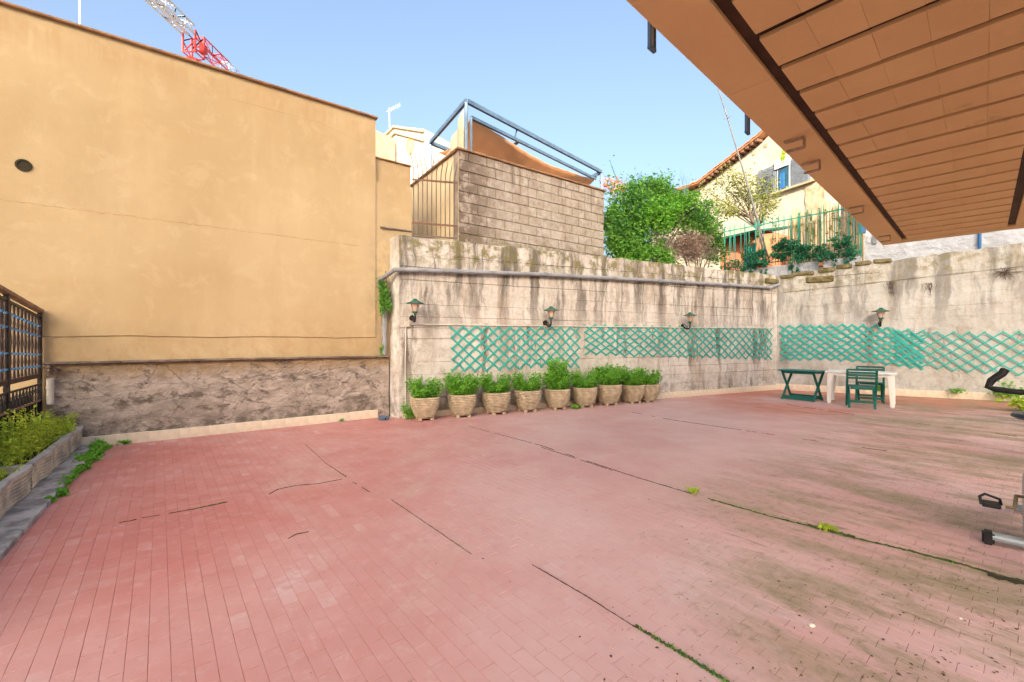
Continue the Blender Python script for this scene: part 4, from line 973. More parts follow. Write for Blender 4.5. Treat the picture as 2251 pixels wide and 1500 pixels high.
# creepers on the kerb's edge
pts = []
for _ in range(34):
    t = random.uniform(0, .95) ** 1.3; c = FP.world(-.05 + 2.7 * t ** 1.3, .20 + random.gauss(0, .02), .03); r_ = random.uniform(.035, .08) * (1.3 if t < .5 else .7)
    pts.append(blob(c, (r_, r_, r_ * .8), 110 if t < .5 else 60, .1, 6, .5))
pts = np.concatenate(pts); pts[:, 2] = np.abs(pts[:, 2]) + .002
cr = foliage('creeper', pts, .032, M['leaf_mid'], None, elong=1.25); tag(cr, 'green creeping weeds spilling along the edge of the slate kerb', 'creeper', kind='stuff')
# iron fence
FF = Frame(FP.world(0, -.375).to_2d(), (FP.d.x, FP.d.y)); x0f = -.12
fe = empty('iron_fence'); FF.place(fe); tag(fe, 'dark ironwork fence with blue ties and a wooden handrail at the left edge', 'fence')
def ztop(x): return 1.775 + (x - x0f) * .105
g = MB(); g.bar((x0f, 0, ztop(x0f)), (5, 0, ztop(5)), .07, .045); g.build('handrail', M['rail_wood'], fe, bevel=.006)
g = MB(); g.bar((x0f, 0, ztop(x0f) - .08), (5, 0, ztop(5) - .08), .02, .03); g.build('rail', M['black_metal'], fe)
for z0, z1, nm, mt in ((.97, .975, 'rail', 'brown_wood'), (.66, .66, 'rail', 'rail_wood')):
    g = MB(); g.bar((x0f, 0, z0), (5, 0, z1), .03, .05 if mt == 'brown_wood' else .02); g.build(nm, M[mt], fe)
g = MB(); g.box(x0f, -.02, 0, x0f + .03, .02, ztop(x0f) - .02); g.build('post', M['black_metal'], fe)
for xx in (1.05, 2.6, 4.2):
    g = MB(); g.box(xx, -.02, 0, xx + .05, .02, ztop(xx) - .02); g.build('post', M['black_metal'], fe)
def zb_(x, t): lo = 1.0; return lo + (ztop(x) - .1 - lo) * t
tie = MB().lathe([(.013, -.012), (.018, -.009), (.018, .009), (.013, .012)], 8).mesh('tie', M['blue_tie'])
k = 0; x = x0f + .07
while x < 4.2:
    g = MB(); a = .024
    for s in (-1, 1):
        pp_ = [(x + s * a, 0, zb_(x, 0)), (x + s * a * .2, 0, zb_(x, .12)), (x + s * a, 0, zb_(x, .22)), (x + s * a * .25, 0, zb_(x, .34)), (x + s * a * 1.15, 0, zb_(x, .5)), (x + s * a * .25, 0, zb_(x, .66)), (x + s * a, 0, zb_(x, .76)), (x + s * a * .2, 0, zb_(x, .86)), (x + s * a, 0, zb_(x, 1))]
        g.tube(pp_, .009, 5, caps=False)
    bar_ = g.build('baluster', M['brown_wood'], fe)
    for t in (.13, .34, .68, .86):
        o = link('tie', tie, bar_); o.location = (x, 0, zb_(x, t))
    x += .128; k += 1
x = x0f + .08
while x < 4.2:
    g = MB(); g.bar((x, 0, 0), (x, 0, .66), .016, .016); g.bar((x, 0, .66), (x, 0, .86), .014, .014)
    ring = [(x + .04 * math.cos(q_) * (1 - q_ / 9), 0, .78 + .05 * math.sin(q_) * (1 - q_ / 9)) for q_ in np.linspace(0, 6.2, 12)]; g.tube(ring, .006, 5, caps=False)
    g.build('lower_bar', M['black_metal'], fe); x += .115
g = MB(); g.bar((x0f, 0, .86), (4.2, 0, .86), .02, .02); g.build('rail', M['black_metal'], fe)
g = MB(); g.box(x0f, -.09, .045, 4.9, -.065, .74); g.build('sheet', M['black_metal'], fe)  # black sheet standing in for the darkness beyond the lower bars
g = MB(); p_ = FY.world(-.38, -.06); g.tube([(p_.x, p_.y, .60), (p_.x, p_.y, .93)], .036, 12); g.tube([(p_.x, p_.y, .8), (p_.x, p_.y, .83)], .042, 12)
tag(g.build('short_pipe', M['cable'], smooth=True), 'short pale vertical pipe at the end of the rubble wall behind the ironwork', 'pipe')
pts = blob((0, 0, 0), (.07, .07, .08), 170, .2, 8, .5); r = empty('dry_plant', FY.world(-.36, -.09, 1.02)); foliage('foliage', pts, .04, M['leaf_dry'], r)
tag(r, 'small dry brown plant on the end of the rubble wall coping', 'plant')

# ------------------------------------------------------------------ furniture
def ft(o, *a): tag(o, *a)
cu = onfloor(1722, 879); cv = onfloor(1778, 880)
tb = empty('folding_table'); cen = onfloor(1752, 871); tb.location = (cen.x, cen.y, 0); tb.rotation_euler = (0, 0, math.atan2(-.22, 1)); tag(tb, 'small dark green folding table with crossed legs near the inner corner', 'table')
W_, D_ = .86, .56; hh = .68
g = MB(); g.box(-W_/2, -D_/2, hh - .0, W_/2, D_/2, hh + .028); g.build('table_top', M['teal_plastic'], tb, bevel=.012, seg=2)
for s in (-1, 1):
    for k in (-1, 1):
        g = MB(); yy = s * (D_/2 - .06)
        xo = .0
        g.bar((s*.0 + k * .30 - .13 * (1), yy, 0), (k * .30 + .13, -yy, hh), .03, .045, (1, 0, 0)) if False else g.bar((k * .33, -s * .25, 0.0), (k * .33 + (.03 if s > 0 else 0), s * .24, hh), .028, .05, (1, 0, 0))
        g.build('leg', M['green_plastic'], tb, bevel=.004)
for s in (-1, 1):
    g = MB(); g.bar((-.33, s * .225, .06), (.33, s * .225, .06), .03, .09); g.build('stretcher', M['green_plastic'], tb, bevel=.004)
    g = MB(); g.bar((-.33, s * .2, hh - .03), (.33, s * .2, hh - .03), .03, .05); g.build('apron', M['green_plastic'], tb, bevel=.004)
tb.rotation_euler = (0, 0, math.radians(-56)); tb.location = (6.92, 10.32, 0)

wt = empty('plastic_table'); pL = onfloor(1822, 886); pR = onfloor(1962, 897); d = (pR - pL); wt.location = (pL + pR) / 2; wt.rotation_euler = (0, 0, math.atan2(d.y, d.x)); LL = d.length
tag(wt, 'white plastic garden table with flared legs beside the green chairs', 'table')
g = MB(); g.box(-LL/2 - .07, -.08, .69, LL/2 + .07, .68, .72); g.build('table_top', M['white_plastic'], wt, bevel=.012, seg=2)
g = MB(); g.box(-LL/2 + .03, -.035, .635, LL/2 - .03, -.02, .689); g.box(-LL/2 + .03, .62, .635, LL/2 - .03, .635, .689); g.build('apron', M['white_plastic'], wt)
for sx in (-1, 1):
    for yy in (0, .6):
        g = MB(); v = []; 
        for z_, w_ in ((0, .036), (.69, .055)):
            off = sx * (LL/2 - .0 - (.03 if z_ else 0)); v += [(off - w_, yy - w_, z_), (off + w_, yy - w_, z_), (off + w_, yy + w_, z_), (off - w_, yy + w_, z_)]
        g.add(v, [(0,3,2,1),(4,5,6,7),(0,1,5,4),(1,2,6,5),(2,3,7,6),(3,0,4,7)]); g.build('leg', M['white_plastic'], wt, bevel=.012, seg=2)

def chair():
    r = empty('folding_chair'); Wc = .48; m_ = M['green_plastic']
    for s in (-1, 1):
        x = s * Wc / 2
        g = MB(); g.bar((x, .20, 0), (x, -.16, .80), .026, .042, (1, 0, 0)); g.build('back_post', m_, r, bevel=.004)
        x = s * (Wc / 2 - .032)
        g = MB(); g.bar((x, -.22, 0), (x, .20, .44), .026, .042, (1, 0, 0)); g.build('leg', m_, r, bevel=.004)
    for k in range(4):
        g = MB(); z = .60 + k * .058; y = .20 - .36 * z / .8 - .018; g.box(-Wc/2, y - .008, z, Wc/2, y + .008, z + .042); g.build('back_slat', m_, r, bevel=.004)
    for k in range(6):
        g = MB(); y = -.13 + k * .065; g.box(-Wc/2 + .0135, y, .438, Wc/2 - .0135, y + .052, .456); g.build('seat_slat', m_, r, bevel=.004)
    g = MB(); g.box(-Wc/2 + .05, -.145, .385, Wc/2 - .05, -.13, .436); g.build('seat_apron', m_, r)
    g = MB(); g.bar((-Wc/2, .155, .10), (Wc/2, .155, .10), .02, .05); g.build('stretcher', m_, r)
    g = MB(); g.bar((-Wc/2 + .03, -.165, .13), (Wc/2 - .03, -.165, .13), .02, .045); g.build('stretcher', m_, r)
    return r
c1 = chair(); p = onfloor(1897, 884); c1.location = (7.38, 9.13, 0); c1.rotation_euler = (0, 0, -.62); tag(c1, 'dark green folding chair in front of the white table, its slatted back to the camera', 'chair', 'dark green folding chairs')
c2 = copy_tree(c1); p = onfloor(1914, 874); c2.location = (8.24, 9.95, 0); c2.rotation_euler = (0, 0, math.pi - .72); tag(c2, 'dark green folding chair behind the white table, against the wall', 'chair', 'dark green folding chairs')

# exercise bike at the right edge
bk = empty('exercise_bike'); b0 = onfloor(2158, 1192); bk.location = (b0.x, b0.y, 0); tag(bk, 'grey exercise bike with black pedal and handlebar cut off by the right edge', 'exercise bike')
bk.rotation_euler = (0, 0, math.radians(-46)); XB = .30
# local x to the right along the front bar, y along the frame away from the camera
g = MB(); g.tube([(.05, 0, .055), (.55, 0, .055)], .032, 14); g.build('front_bar', M['bike_grey'], bk, smooth=True)
for a, b_ in ((.0, .06), (.54, .60)):
    g = MB(); g.box(a, -.04, .0, b_, .04, .09); g.build('end_cap', M['bike_black'], bk, bevel=.012, seg=2)
g = MB(); g.tube([(XB - .1, .93, .05), (XB + .3, .93, .05)], .03, 14); g.build('rear_bar', M['bike_grey'], bk, smooth=True)
g = MB(); g.tube([(XB, 0, .085), (XB, .2, .2), (XB, .7, .2), (XB, .93, .085)], .03, 12); g.build('frame', M['bike_grey'], bk, smooth=True)
g = MB(); g.box(XB - .11, -.05, .085, XB + .11, .12, .20); g.build('fork_plate', M['bike_grey'], bk, bevel=.02, seg=2)
g = MB(); g.lathe([(.0, -.10), (.17, -.10), (.20, -.08), (.20, .08), (.17, .10), (.0, .10)], 32, close=False); o = g.build('flywheel_housing', M['bike_grey'], bk, smooth=True); o.rotation_euler = (0, math.pi/2, 0); o.location = (XB, .14, .33)
g = MB(); g.tube([(XB, .62, .2), (XB, .68, .80)], .027, 12); g.build('seat_post', M['bike_grey'], bk, smooth=True)
g = MB(); g.tube([(XB, .12, .45), (XB, .1, 1.06)], .027, 12); g.build('handlebar_post', M['bike_grey'], bk, smooth=True)
g = MB(); g.lathe([(.0, 0), (.10, .0), (.135, .02), (.125, .045), (.0, .06)], 24, close=False); o = g.build('seat', simple('blue_black_vinyl', (.015,.03,.06), (.01,.02,.045), 6, .35, spec=.5), bk, smooth=True); o.location = (XB, .70, .80); o.scale = (1, 1.3, 1)
g = MB()
for s in (-1, 1):
    g.tube([(XB, .1, 1.05), (XB + s * .13, .11, 1.05), (XB + s * .23, .12, 1.06), (XB + s * .265, .12, 1.075), (XB + s * .25, .13, 1.12), (XB + s * .20, .14, 1.17), (XB + s * .185, .15, 1.20)], [.019, .019, .020, .022, .023, .024, .024], 12)
g.build('handlebar', M['bike_black'], bk, smooth=True)
for s, pz_, py_ in ((-1, .27, .02), (1, .40, .26)):
    g = MB(); g.tube([(XB + s * .10, .14, .33), (XB + s * .135, .14, .33), (XB + s * .15, py_, pz_), (XB + s * .19, py_, pz_)], .011, 8); g.build('crank', M['wood_hoop'], bk, smooth=True)
    x, y, z = XB + s * .255, py_, pz_
    g = MB(); g.box(x - .045, y - .055, z - .013, x + .045, y + .055, z + .013); ped = g.build('pedal', M['bike_black'], bk, bevel=.006)
    g = MB(); g.tube([(x + s * .047, y - .05, z), (x + s * .055, y - .03, z + .05), (x + s * .03, y, z + .065), (x - s * .04, y + .02, z + .04), (x - s * .047, y + .04, z)], .009, 6); o = g.build('strap', M['bike_black'], bk)

# ------------------------------------------------------------------ barred gate above the pier
gt = empty('barred_gate'); ga = FY.world(x9 - .0, -.02); gb_ = FB.world(-.04, -.03); dg = (gb_ - ga); FG = Frame((ga.x, ga.y), (dg.x, dg.y)); FG.place(gt); LG = dg.length
tag(gt, 'rusty barred gate with curved spiked bars between yellow wall and block wall', 'gate')
nb = 10
for i in range(nb):
    x = LG * (i + .35) / nb; zt_ = 5.02 - .03 * i; zb0_ = 3.42
    g = MB(); bend = -.04 if i < 4 else .05
    g.tube([(x, 0, zb0_), (x, 0, zt_ - .35), (x + bend * .2, -.03, zt_ - .2), (x + bend, -.09, zt_ - .05), (x + bend * 1.3, -.10, zt_ + .08)], [.009, .009, .009, .008, .002], 6); g.build('bar', M['bars'], gt)
for z, mt in ((4.50, 'rust'), (3.66, 'rust'), (3.42, 'bars')):
    g = MB(); g.bar((0, .0, z + .03), (LG, .0, z - .03), .012, .035); g.build('rail', M[mt], gt)

# ------------------------------------------------------------------ steel pergola with its sail
pg = empty('pergola'); tag(pg, 'blue grey steel pergola with a sagging orange canvas sail above the block wall', 'pergola')
A = at(1025, 222, 9.5); B = at(1322, 379, 13.5); D = at(946, 312, 11.5); B.z = A.z; D.z = A.z; E = B + (D - A)
for p in (A, B, D, E):
    g = MB(); g.bar((p.x, p.y, 3.2), (p.x, p.y, A.z - .05), .07, .07, (1, 0, 0)); g.build('post', M['steel'], pg, bevel=.005)
for p, q_ in ((A, B), (D, E), (A, D), (B, E)):
    g = MB(); g.bar(p, q_, .07, .10); g.build('beam', M['steel'], pg, bevel=.005)
iA = A + (B - A) * .04 + (D - A) * .06; iB = A + (B - A) * .97 + (D - A) * .06; dz = Vector((0, 0, -.22))
g = MB(); g.bar(iA + dz, iB + dz, .06, .07); g.build('inner_beam', M['steel'], pg)
g = MB(); g.bar((iA.x, iA.y, 3.2), iA + dz, .055, .055, (1, 0, 0)); g.build('inner_post', M['steel'], pg)
g = MB(); m1 = A + (B - A) * .33; g.bar(m1 + dz + (D - A) * .06, m1 + dz + (D - A) * .95 + Vector((0, 0, .0)), .05, .06); g.build('cross_beam', M['brown_wood'], pg)
for t in (.3, .97):
    g = MB(); q_ = A + (B - A) * t; g.bar(q_, q_ + (D - A) * .06 + dz, .04, .04, (1, 0, 0)); g.build('hanger', M['steel'], pg)
def cloth(name, fn, m_, nu=30, nv=14, parent=pg):
    v = [tuple(fn(i / nu, j / nv)) for j in range(nv + 1) for i in range(nu + 1)]; f = [(j*(nu+1)+i, j*(nu+1)+i+1, (j+1)*(nu+1)+i+1, (j+1)*(nu+1)+i) for j in range(nv) for i in range(nu)]
    g = MB(); g.add(v, f); o = g.build(name, m_, parent, smooth=True); md = o.modifiers.new('thick', 'SOLIDIFY'); md.thickness = .006; return o
def sail(u, v_):
    p = iA + dz + (iB - iA) * u + (D - A) * (.02 + .88 * v_)
    # front edge droops towards the far end, sheet sags
    edge = [.0, -.05, -.20, -.24, -.14, -.02]
    zz_ = float(np.interp(u, [0, .168, .397, .571, .762, 1], edge)); w1 = .5 + .5 * v_
    rip = .005 * math.sin(u * 70 + v_ * 3) * (1 - v_ * .5)
    return Vector((p.x, p.y, p.z + .0 + zz_ * (.85 - .15 * v_) - .22 * math.sin(v_ * math.pi) + rip))
cloth('sail', sail, M['sail'], 90, 16)
def drape(u, v_):
    p0 = D + (A - D) * (.12 + .80 * u); top = A.z - .12 - 1.25 * (1 - u) ** 1.0
    z = 4.6 + (top - 4.6) * v_; return Vector((p0.x + .03 * math.sin(u * 26), p0.y + .03 * math.cos(u * 22), z))
cloth('side_drape', drape, M['canvas_cream'], 40, 10)

# ------------------------------------------------------------------ white church far behind
ch = empty('church'); P0 = at(828, 318, 40); P1 = at(940, 280, 36); tag(ch, 'sunlit white church gable with a round window beyond the pergola', 'church')
d = Vector((P1.x - P0.x, P1.y - P0.y)).normalized(); FC = Frame((P0.x, P0.y), (d.x, d.y)); FC.place(ch)
def ck(px, py): return FC.see(px, py)
poly_ = [ck(828, 420), ck(828, 312), ck(868, 277), ck(932, 284), ck(941, 310), ck(941, 420)]
g = MB(); n_ = len(poly_); v = [(x, 0, z) for x, z in poly_] + [(x, 8, z) for x, z in poly_]
g.add(v, [tuple(range(n_)), tuple(range(2*n_-1, n_-1, -1))] + [(i, (i+1) % n_, n_+(i+1) % n_, n_+i) for i in range(n_)]); g.build('wall', M['church_white'], ch)
M['stone_trim'] = simple('cream_cornice', (.46,.36,.23), (.38,.29,.18), 2, .85)
for a, b_ in (((826, 322), (868, 280)), ((868, 280), (934, 290)), ((868, 292), (934, 310)), ((832, 332), (872, 292))):
    (xa_, za_), (xb_, zb__) = ck(*a), ck(*b_); g = MB(); g.bar((xa_, -.12, za_), (xb_, -.12, zb__), .24, .16); g.build('cornice', M['stone_trim'], ch)
xo, zo = ck(902, 322); rad = abs(ck(912, 322)[0] - xo) * .95
g = MB(); g.lathe([(0, 0), (rad, 0), (rad, .06), (rad * 1.15, .06), (rad * 1.15, -.02)], 28, close=False); o = g.build('round_window', M['canvas'], ch); o.rotation_euler = (math.pi/2, 0, 0); o.location = (xo, -.03, zo); o.scale = (.85, 1.15, 1)
# lower cream roof wing left of it
(xa_, za_), (xb_, zb__) = ck(826, 330), ck(875, 348); g = MB(); g.box(xa_ - 3, -2.5, za_ - 6, xb_, -.3, za_); g.build('side_wing', M['stone_trim'], ch)
g = MB(); p = at(857, 282, 39); q_ = at(855, 238, 39); g.tube([p, q_], .05, 5); a1 = at(850, 246, 39); a2 = at(879, 231, 39); g.tube([a1, a2], .04, 5)
for t in np.linspace(.2, 1, 6): m_ = a1 + (a2 - a1) * t; g.tube([m_ + Vector((0, 0, -.2)), m_ + Vector((0, 0, .2))], .02, 4)
tag(g.build('tv_antenna', M['antenna']), 'thin white television antenna beside the church roof', 'antenna')
g = MB(); p = at(180, 66, 20); q_ = at(174, -60, 20); p.z -= 5; g.tube([p, q_], .045, 6); g.tube([q_ + Vector((-.5, 0, -.3)), q_ + Vector((.5, 0, -.3))], .02, 4); tag(g.build('mast', M['antenna']), 'thin pale mast rising behind the top left of the yellow wall', 'antenna')

# ------------------------------------------------------------------ tower crane
cr_ = empty('tower_crane'); CXx, CYy, CZ = -44.2, 60.0, 43.5; cr_.location = (CXx, CYy, -4); tag(cr_, 'red and white tower crane rising behind the yellow building', 'crane')
def lattice(g, p, q_, w_, h, n_, r_=.09, up=Vector((0, 0, 1))):
    d_ = (q_ - p).normalized(); s_ = d_.cross(up).normalized() * w_ / 2; u_ = s_.cross(d_).normalized() * h / 2
    C4 = [lambda t, a=a, b=b: p + (q_ - p) * t + s_ * a + u_ * b for a, b in ((-1,-1),(1,-1),(1,1),(-1,1))]
    for c in C4: g.bar(c(0), c(1), r_ * 1.5, r_ * 1.5)
    for i in range(n_):
        t0, t1 = i / n_, (i + 1) / n_
        for k in range(4):
            a, b = C4[k], C4[(k + 1) % 4]; g.bar(a(t0), b(t1) if i % 2 else b(t0), r_, r_)
            g.bar((a if i % 2 else b)(t0), (b if i % 2 else a)(t1), r_, r_)
for k, (z0, z1, mt) in enumerate(((0, 36, 'crane_white'), (36, 44, 'crane_red'))):
    g = MB(); lattice(g, Vector((0, 0, z0)), Vector((0, 0, z1)), 1.9, 1.9, int((z1 - z0) / 1.9), .12, Vector((0, 1, 0))); g.build('mast_section', M[mt], cr_)
g = MB(); g.lathe([(0, 0), (1.05, 0), (1.1, .15), (1.0, .3), (0, .3)], 16, close=False); o = g.build('slewing_ring', M['crane_red'], cr_); o.location = (0, 0, 44)
g = MB(); g.box(1.0, -.5, 45.3, 1.7, .5, 46.6); g.build('cab', M['crane_red'], cr_, bevel=.15)
g = MB(); lattice(g, Vector((0, 0, 45)), Vector((0, 0, 48)), 1.7, 1.7, 2, .12, Vector((0, 1, 0))); g.build('tower_head', M['crane_red'], cr_)
jz = 47.6
for y0, y1, mt in ((1, 6.5, 'crane_red'), (6.5, 30, 'crane_white'), (30, 42, 'crane_red')):
    g = MB(); lattice(g, Vector((0, y0, jz)), Vector((0, y1, jz)), 1.3, 1.5, int((y1 - y0) / 1.7), .085 if mt == 'crane_red' else .06); g.build('jib_section', M[mt], cr_)
for y0, y1, mt in ((-9, -1, 'crane_white'), (-17, -9, 'crane_red')):
    g = MB(); lattice(g, Vector((0, y0, jz + .3)), Vector((0, y1, jz + .3)), 1.7, 1.2, int((y1 - y0) / 1.6), .12); g.box(-.25, y0, jz - .4, .25, y1, jz - .35); g.build('counter_jib_section', M[mt], cr_)

# ------------------------------------------------------------------ house on the right
hs = empty('house'); FH.place(hs); tag(hs, 'cream two storey house with an orange tiled gable roof and grey shutters behind the garden', 'house')
def hk(px, py): return FH.see(px, py)
a0 = hk(1470, 428); a1 = hk(1545, 401); a2 = hk(1680, 298); ap = (a2[0] + 3.2, a2[1] + 1.6); xe = ap[0] + 7
M['house_wall'] = simple('house_plaster', (.52, .46, .35), (.45, .39, .28), 1.2, .9, .2, 20)
M['house_patch'] = simple('house_stone', (.5, .4, .26), (.36, .28, .17), 3, .9, .6, 12)
pl = [(a0[0], 3.1), (a0[0], a0[1] - .25), (a1[0], a1[1] - .25), (a2[0], a2[1] - .25), ap, (xe, ap[1] - 1), (xe, 3.1)]
n_ = len(pl); g = MB(); v = [(x, 0, z) for x, z in pl] + [(x, 7, z) for x, z in pl]
g.add(v, [tuple(range(n_)), tuple(range(2*n_-1, n_-1, -1))] + [(i, (i+1) % n_, n_+(i+1) % n_, n_+i) for i in range(n_)]); g.build('wall', M['house_wall'], hs)
rk = [a0, a1, a2, ap]
roof = None
g = MB()
for (xa_, za_), (xb_, zb__) in zip(rk, rk[1:]):
    v = [(xa_, -.42, za_ - .12), (xb_, -.42, zb__ - .12), (xb_, 7, zb__ - .12), (xa_, 7, za_ - .12), (xa_, -.42, za_ - .04), (xb_, -.42, zb__ - .04), (xb_, 7, zb__ - .04), (xa_, 7, za_ - .04)]
    g.add(v, [(0,3,2,1),(4,5,6,7),(0,1,5,4),(1,2,6,5),(2,3,7,6),(3,0,4,7)])
roof = g.build('roof', M['terracotta_roof'], hs)
tl = MB(); 
for k in range(7):
    a = math.pi * k / 6; 
v = []; f = []
for sgn, t in ((0, 0), (1, 1)):
    for k in range(7):
        a = math.pi * k / 6; r_ = .11 - .02 * t; v.append((t * .42, math.cos(a) * r_, math.sin(a) * r_ * .9))
for k in range(6): f.append((k, k+1, k+8, k+7))
f.append(tuple(range(6, -1, -1))); f.append(tuple(range(7, 14)))
tl.add(v, f); tme = tl.mesh('roof_tile', M['terracotta_roof'], smooth=False)
for (xa_, za_), (xb_, zb__) in zip(rk, rk[1:]):
    L_ = math.hypot(xb_ - xa_, zb__ - za_); n_ = max(1, int(L_ / .36)); sl = math.atan2(zb__ - za_, xb_ - xa_)
    for i in range(n_):
        for c in range(9):
            t = (i + .0) / n_; o = link('roof_tile', tme, roof); o.location = (xa_ + (xb_ - xa_) * t, -.36 + c * .23, za_ + (zb__ - za_) * t - .03 + random.uniform(-.015, .015)); o.rotation_euler = (0, -sl + .06, random.uniform(-.04, .04))
for i in range(14):  # rafter tails under the verge
    t = (i + .5) / 14; xx = a1[0] + (a2[0] - a1[0]) * t; zz_ = a1[1] + (a2[1] - a1[1]) * t; g = MB(); g.box(xx - .06, -.38, zz_ - .26, xx + .06, .0, zz_ - .13); g.build('rafter', M['rust'], roof)
w0 = hk(1712, 420); w1 = hk(1738, 362)
x0, x1 = w0[0], hk(1737, 400)[0]; z0, z1 = w0[1], hk(1722, 357)[1]
g = MB(); g.box(x0 - .05, -.05, z0 - .05, x1 + .05, .02, z1 + .05); wd = g.build('window_frame', M['white_paint'], hs)
g = MB(); g.box(x0 + .02, -.07, z0, x1 - .02, -.051, z1); g.build('pane', M['dark_glass'], wd)
g = MB(); g.box(x0 + .1, -.10, z0 + .0, x0 + .32, -.072, z1 - .5); g.build('pane', M['blue_frame'], wd)
g = MB(); g.box(x0 - .25, -.22, z0 - .14, x1 + 1.2, 0, z0 - .06); g.build('sill', M['stone_trim'], hs)
g = MB(); g.box(x0 - .1, -.16, z1 - .25, x1 + .02, -.08, z1 + .15); g.build('blind_box', M['white_plastic'], hs)
for (xa_, xb_) in ((x0 - 1.0, x0 - .1), (x1 + .08, x1 + .95)):
    g = MB(); g.box(xa_, -.09, z0, xb_, -.04, z1)
    fr = g.build('shutter', M['shutter'], hs)
    for k in range(14):
        g = MB(); zz_ = z0 + .08 + (z1 - z0 - .16) * k / 14; g.box(xa_ + .08, -.115, zz_, xb_ - .08, -.091, zz_ + .05); g.build('louvre', M['shutter'], fr)
xs2 = x1 + 1.9
g = MB(); g.box(xs2, -.09, z0 + .2, xs2 + .7, -.04, z1 + .1); g.build('shutter', M['shutter'], hs)
for px, py in ((1658, 337), (1684, 320)):
    xx, zz_ = hk(px, py); g = MB(); g.box(xx - .09, -.03, zz_ - .09, xx + .09, .01, zz_ + .09); g.build('vent', M['house_patch'], hs)
xx = hk(1790, 450)[0]; g = MB(); g.add(*rough_sheet(xx - .35, xx + .45, 4, 8.3, -.02, 12, 50, .05, 9)); g.build('bare_stone', M['house_patch'], hs)
# far low roof left of house
g = MB(); fr_ = empty('far_house', (0, 0, 0)); tag(fr_, 'low far roof line with pale wall left of the gabled house', 'house')
p = at(1478, 430, 34); q_ = at(1560, 400, 34); g.add([(p.x, p.y, 3), (q_.x, q_.y, 3), (q_.x, q_.y + 5, 3), (p.x, p.y + 5, 3), (p.x, p.y, p.z - .2), (q_.x, q_.y, q_.z - .8), (q_.x, q_.y + 5, q_.z - .8), (p.x, p.y + 5, p.z - .2)], [(0,3,2,1),(4,5,6,7),(0,1,5,4),(1,2,6,5),(2,3,7,6),(3,0,4,7)]); g.build('wall', M['house_wall'], fr_)
g = MB(); g.bar((p.x - .5, p.y - .2, p.z - .3), (q_.x, q_.y - .2, q_.z - .5), .5, .2); g.build('roof', M['terracotta_roof'], fr_)

# white wall of the neighbour at the right
wb_ = empty('white_building'); FWb = Frame((9.95, 12.5), (.8464, -.5326)); FWb.place(wb_); tag(wb_, 'long white painted rough masonry building behind the right wall under the balcony edge', 'building')
M['white_masonry'] = simple('white_masonry', (.47, .49, .54), (.38, .40, .44), 3, .9, 1.0, 7, dist=.06)
g = MB(); g.add(*rough_sheet(0, 9, 3.0, 6.6, 0, 220, 90, .05, 5, 4)); g.box(0, .01, 3.0, 9, 4, 6.6); g.build('wall', M['white_masonry'], wb_, smooth=True)
x_, z_ = FWb.see(2153, 528, -.08); g = MB(); g.tube([(x_, -.1, 3.1), (x_, -.1, 6.5)], .035, 8); g.build('blue_pipe', M['blue_frame'], wb_, smooth=True)
x_, z_ = FWb.see(1922, 527, -.05); g = MB(); g.box(x_ - .05, -.07, z_ - .12, x_ + .05, -.03, z_ + .12); g.build('shutter', M['shutter'], wb_)
x_, z_ = FWb.see(1891, 492, -.05); g = MB(); g.box(x_ - .03, -.12, z_ - .28, x_ + .12, -.03, z_ + .2); g.build('shutter', M['blue_frame'], wb_)

# ------------------------------------------------------------------ garden fence, low white wall, cane screen, hut
lwf = empty('low_garden_wall'); FE.place(lwf); LE = (Vector((9.75, 12.1)) - Vector((7.35, 15))).length
tag(lwf, 'low whitewashed wall under the green garden fence', 'wall')
nseg = 9
for i in range(nseg):
    a = LE * i / nseg; b_ = LE * (i + 1) / nseg; g = MB(); g.add(*rough_sheet(a + .004, b_ - .004, 3.1, 3.78, -.0, 10, 8, .03, i)); g.box(a + .004, -.012, 3.1, b_ - .004, .2, 3.775 + random.uniform(-.01, .01)); g.build('stone', M['white_masonry'], lwf, smooth=False)
gf = empty('garden_fence'); FE.place(gf); tag(gf, 'green painted iron bar fence in front of the cane screen and small tree', 'fence')
barm = MB().tube([(0, 0, 3.8), (0, 0, 5.3), (0, 0, 5.45)], [.011, .011, .003], 6).mesh('fence_bar', M['fence_green'])
nb = 34
for i in range(nb + 1):
    o = link('fence_bar', barm, gf); o.location = (LE * i / nb, .05, random.uniform(-.02, .02)); o.rotation_euler = (random.uniform(-.01, .01), random.uniform(-.02, .02), 0)
for z in (5.2, 3.93):
    g = MB(); g.bar((0, .05, z), (LE, .05, z), .02, .035); g.build('rail', M['fence_green'], gf)
for t in (0, .27, .6, 1):
    g = MB(); g.bar((LE * t, .06, 3.75), (LE * t, .06, 5.35), .032, .032, (1, 0, 0)); g.build('post', M['fence_green'], gf)
cs_ = empty('cane_screen'); FCs = Frame(FE.world(LE * .50, .38).to_2d(), FE.d); FCs.place(cs_); tag(cs_, 'screen of upright bamboo canes behind the right half of the green fence', 'screen')
for i in range(44):
    x = i * LE * .5 / 43 + random.uniform(-.01, .01); h = 5.35 + .22 * math.sin(i * .35) + random.uniform(-.12, .18); r_ = random.uniform(.012, .022); g = MB(); lx = random.uniform(-.05, .05)
    g.tube([(x, random.uniform(-.03, .03), 3.3), (x + lx * .5, 0, 4.3), (x + lx, random.uniform(-.03, .03), h)], r_, 6); g.build('cane', M['cane'], cs_)
for z in (4.1, 5.0):
    g = MB(); g.bar((0, .03, z), (LE * .5, .03, z), .02, .02); g.build('tie_rail', M['cane'], cs_)
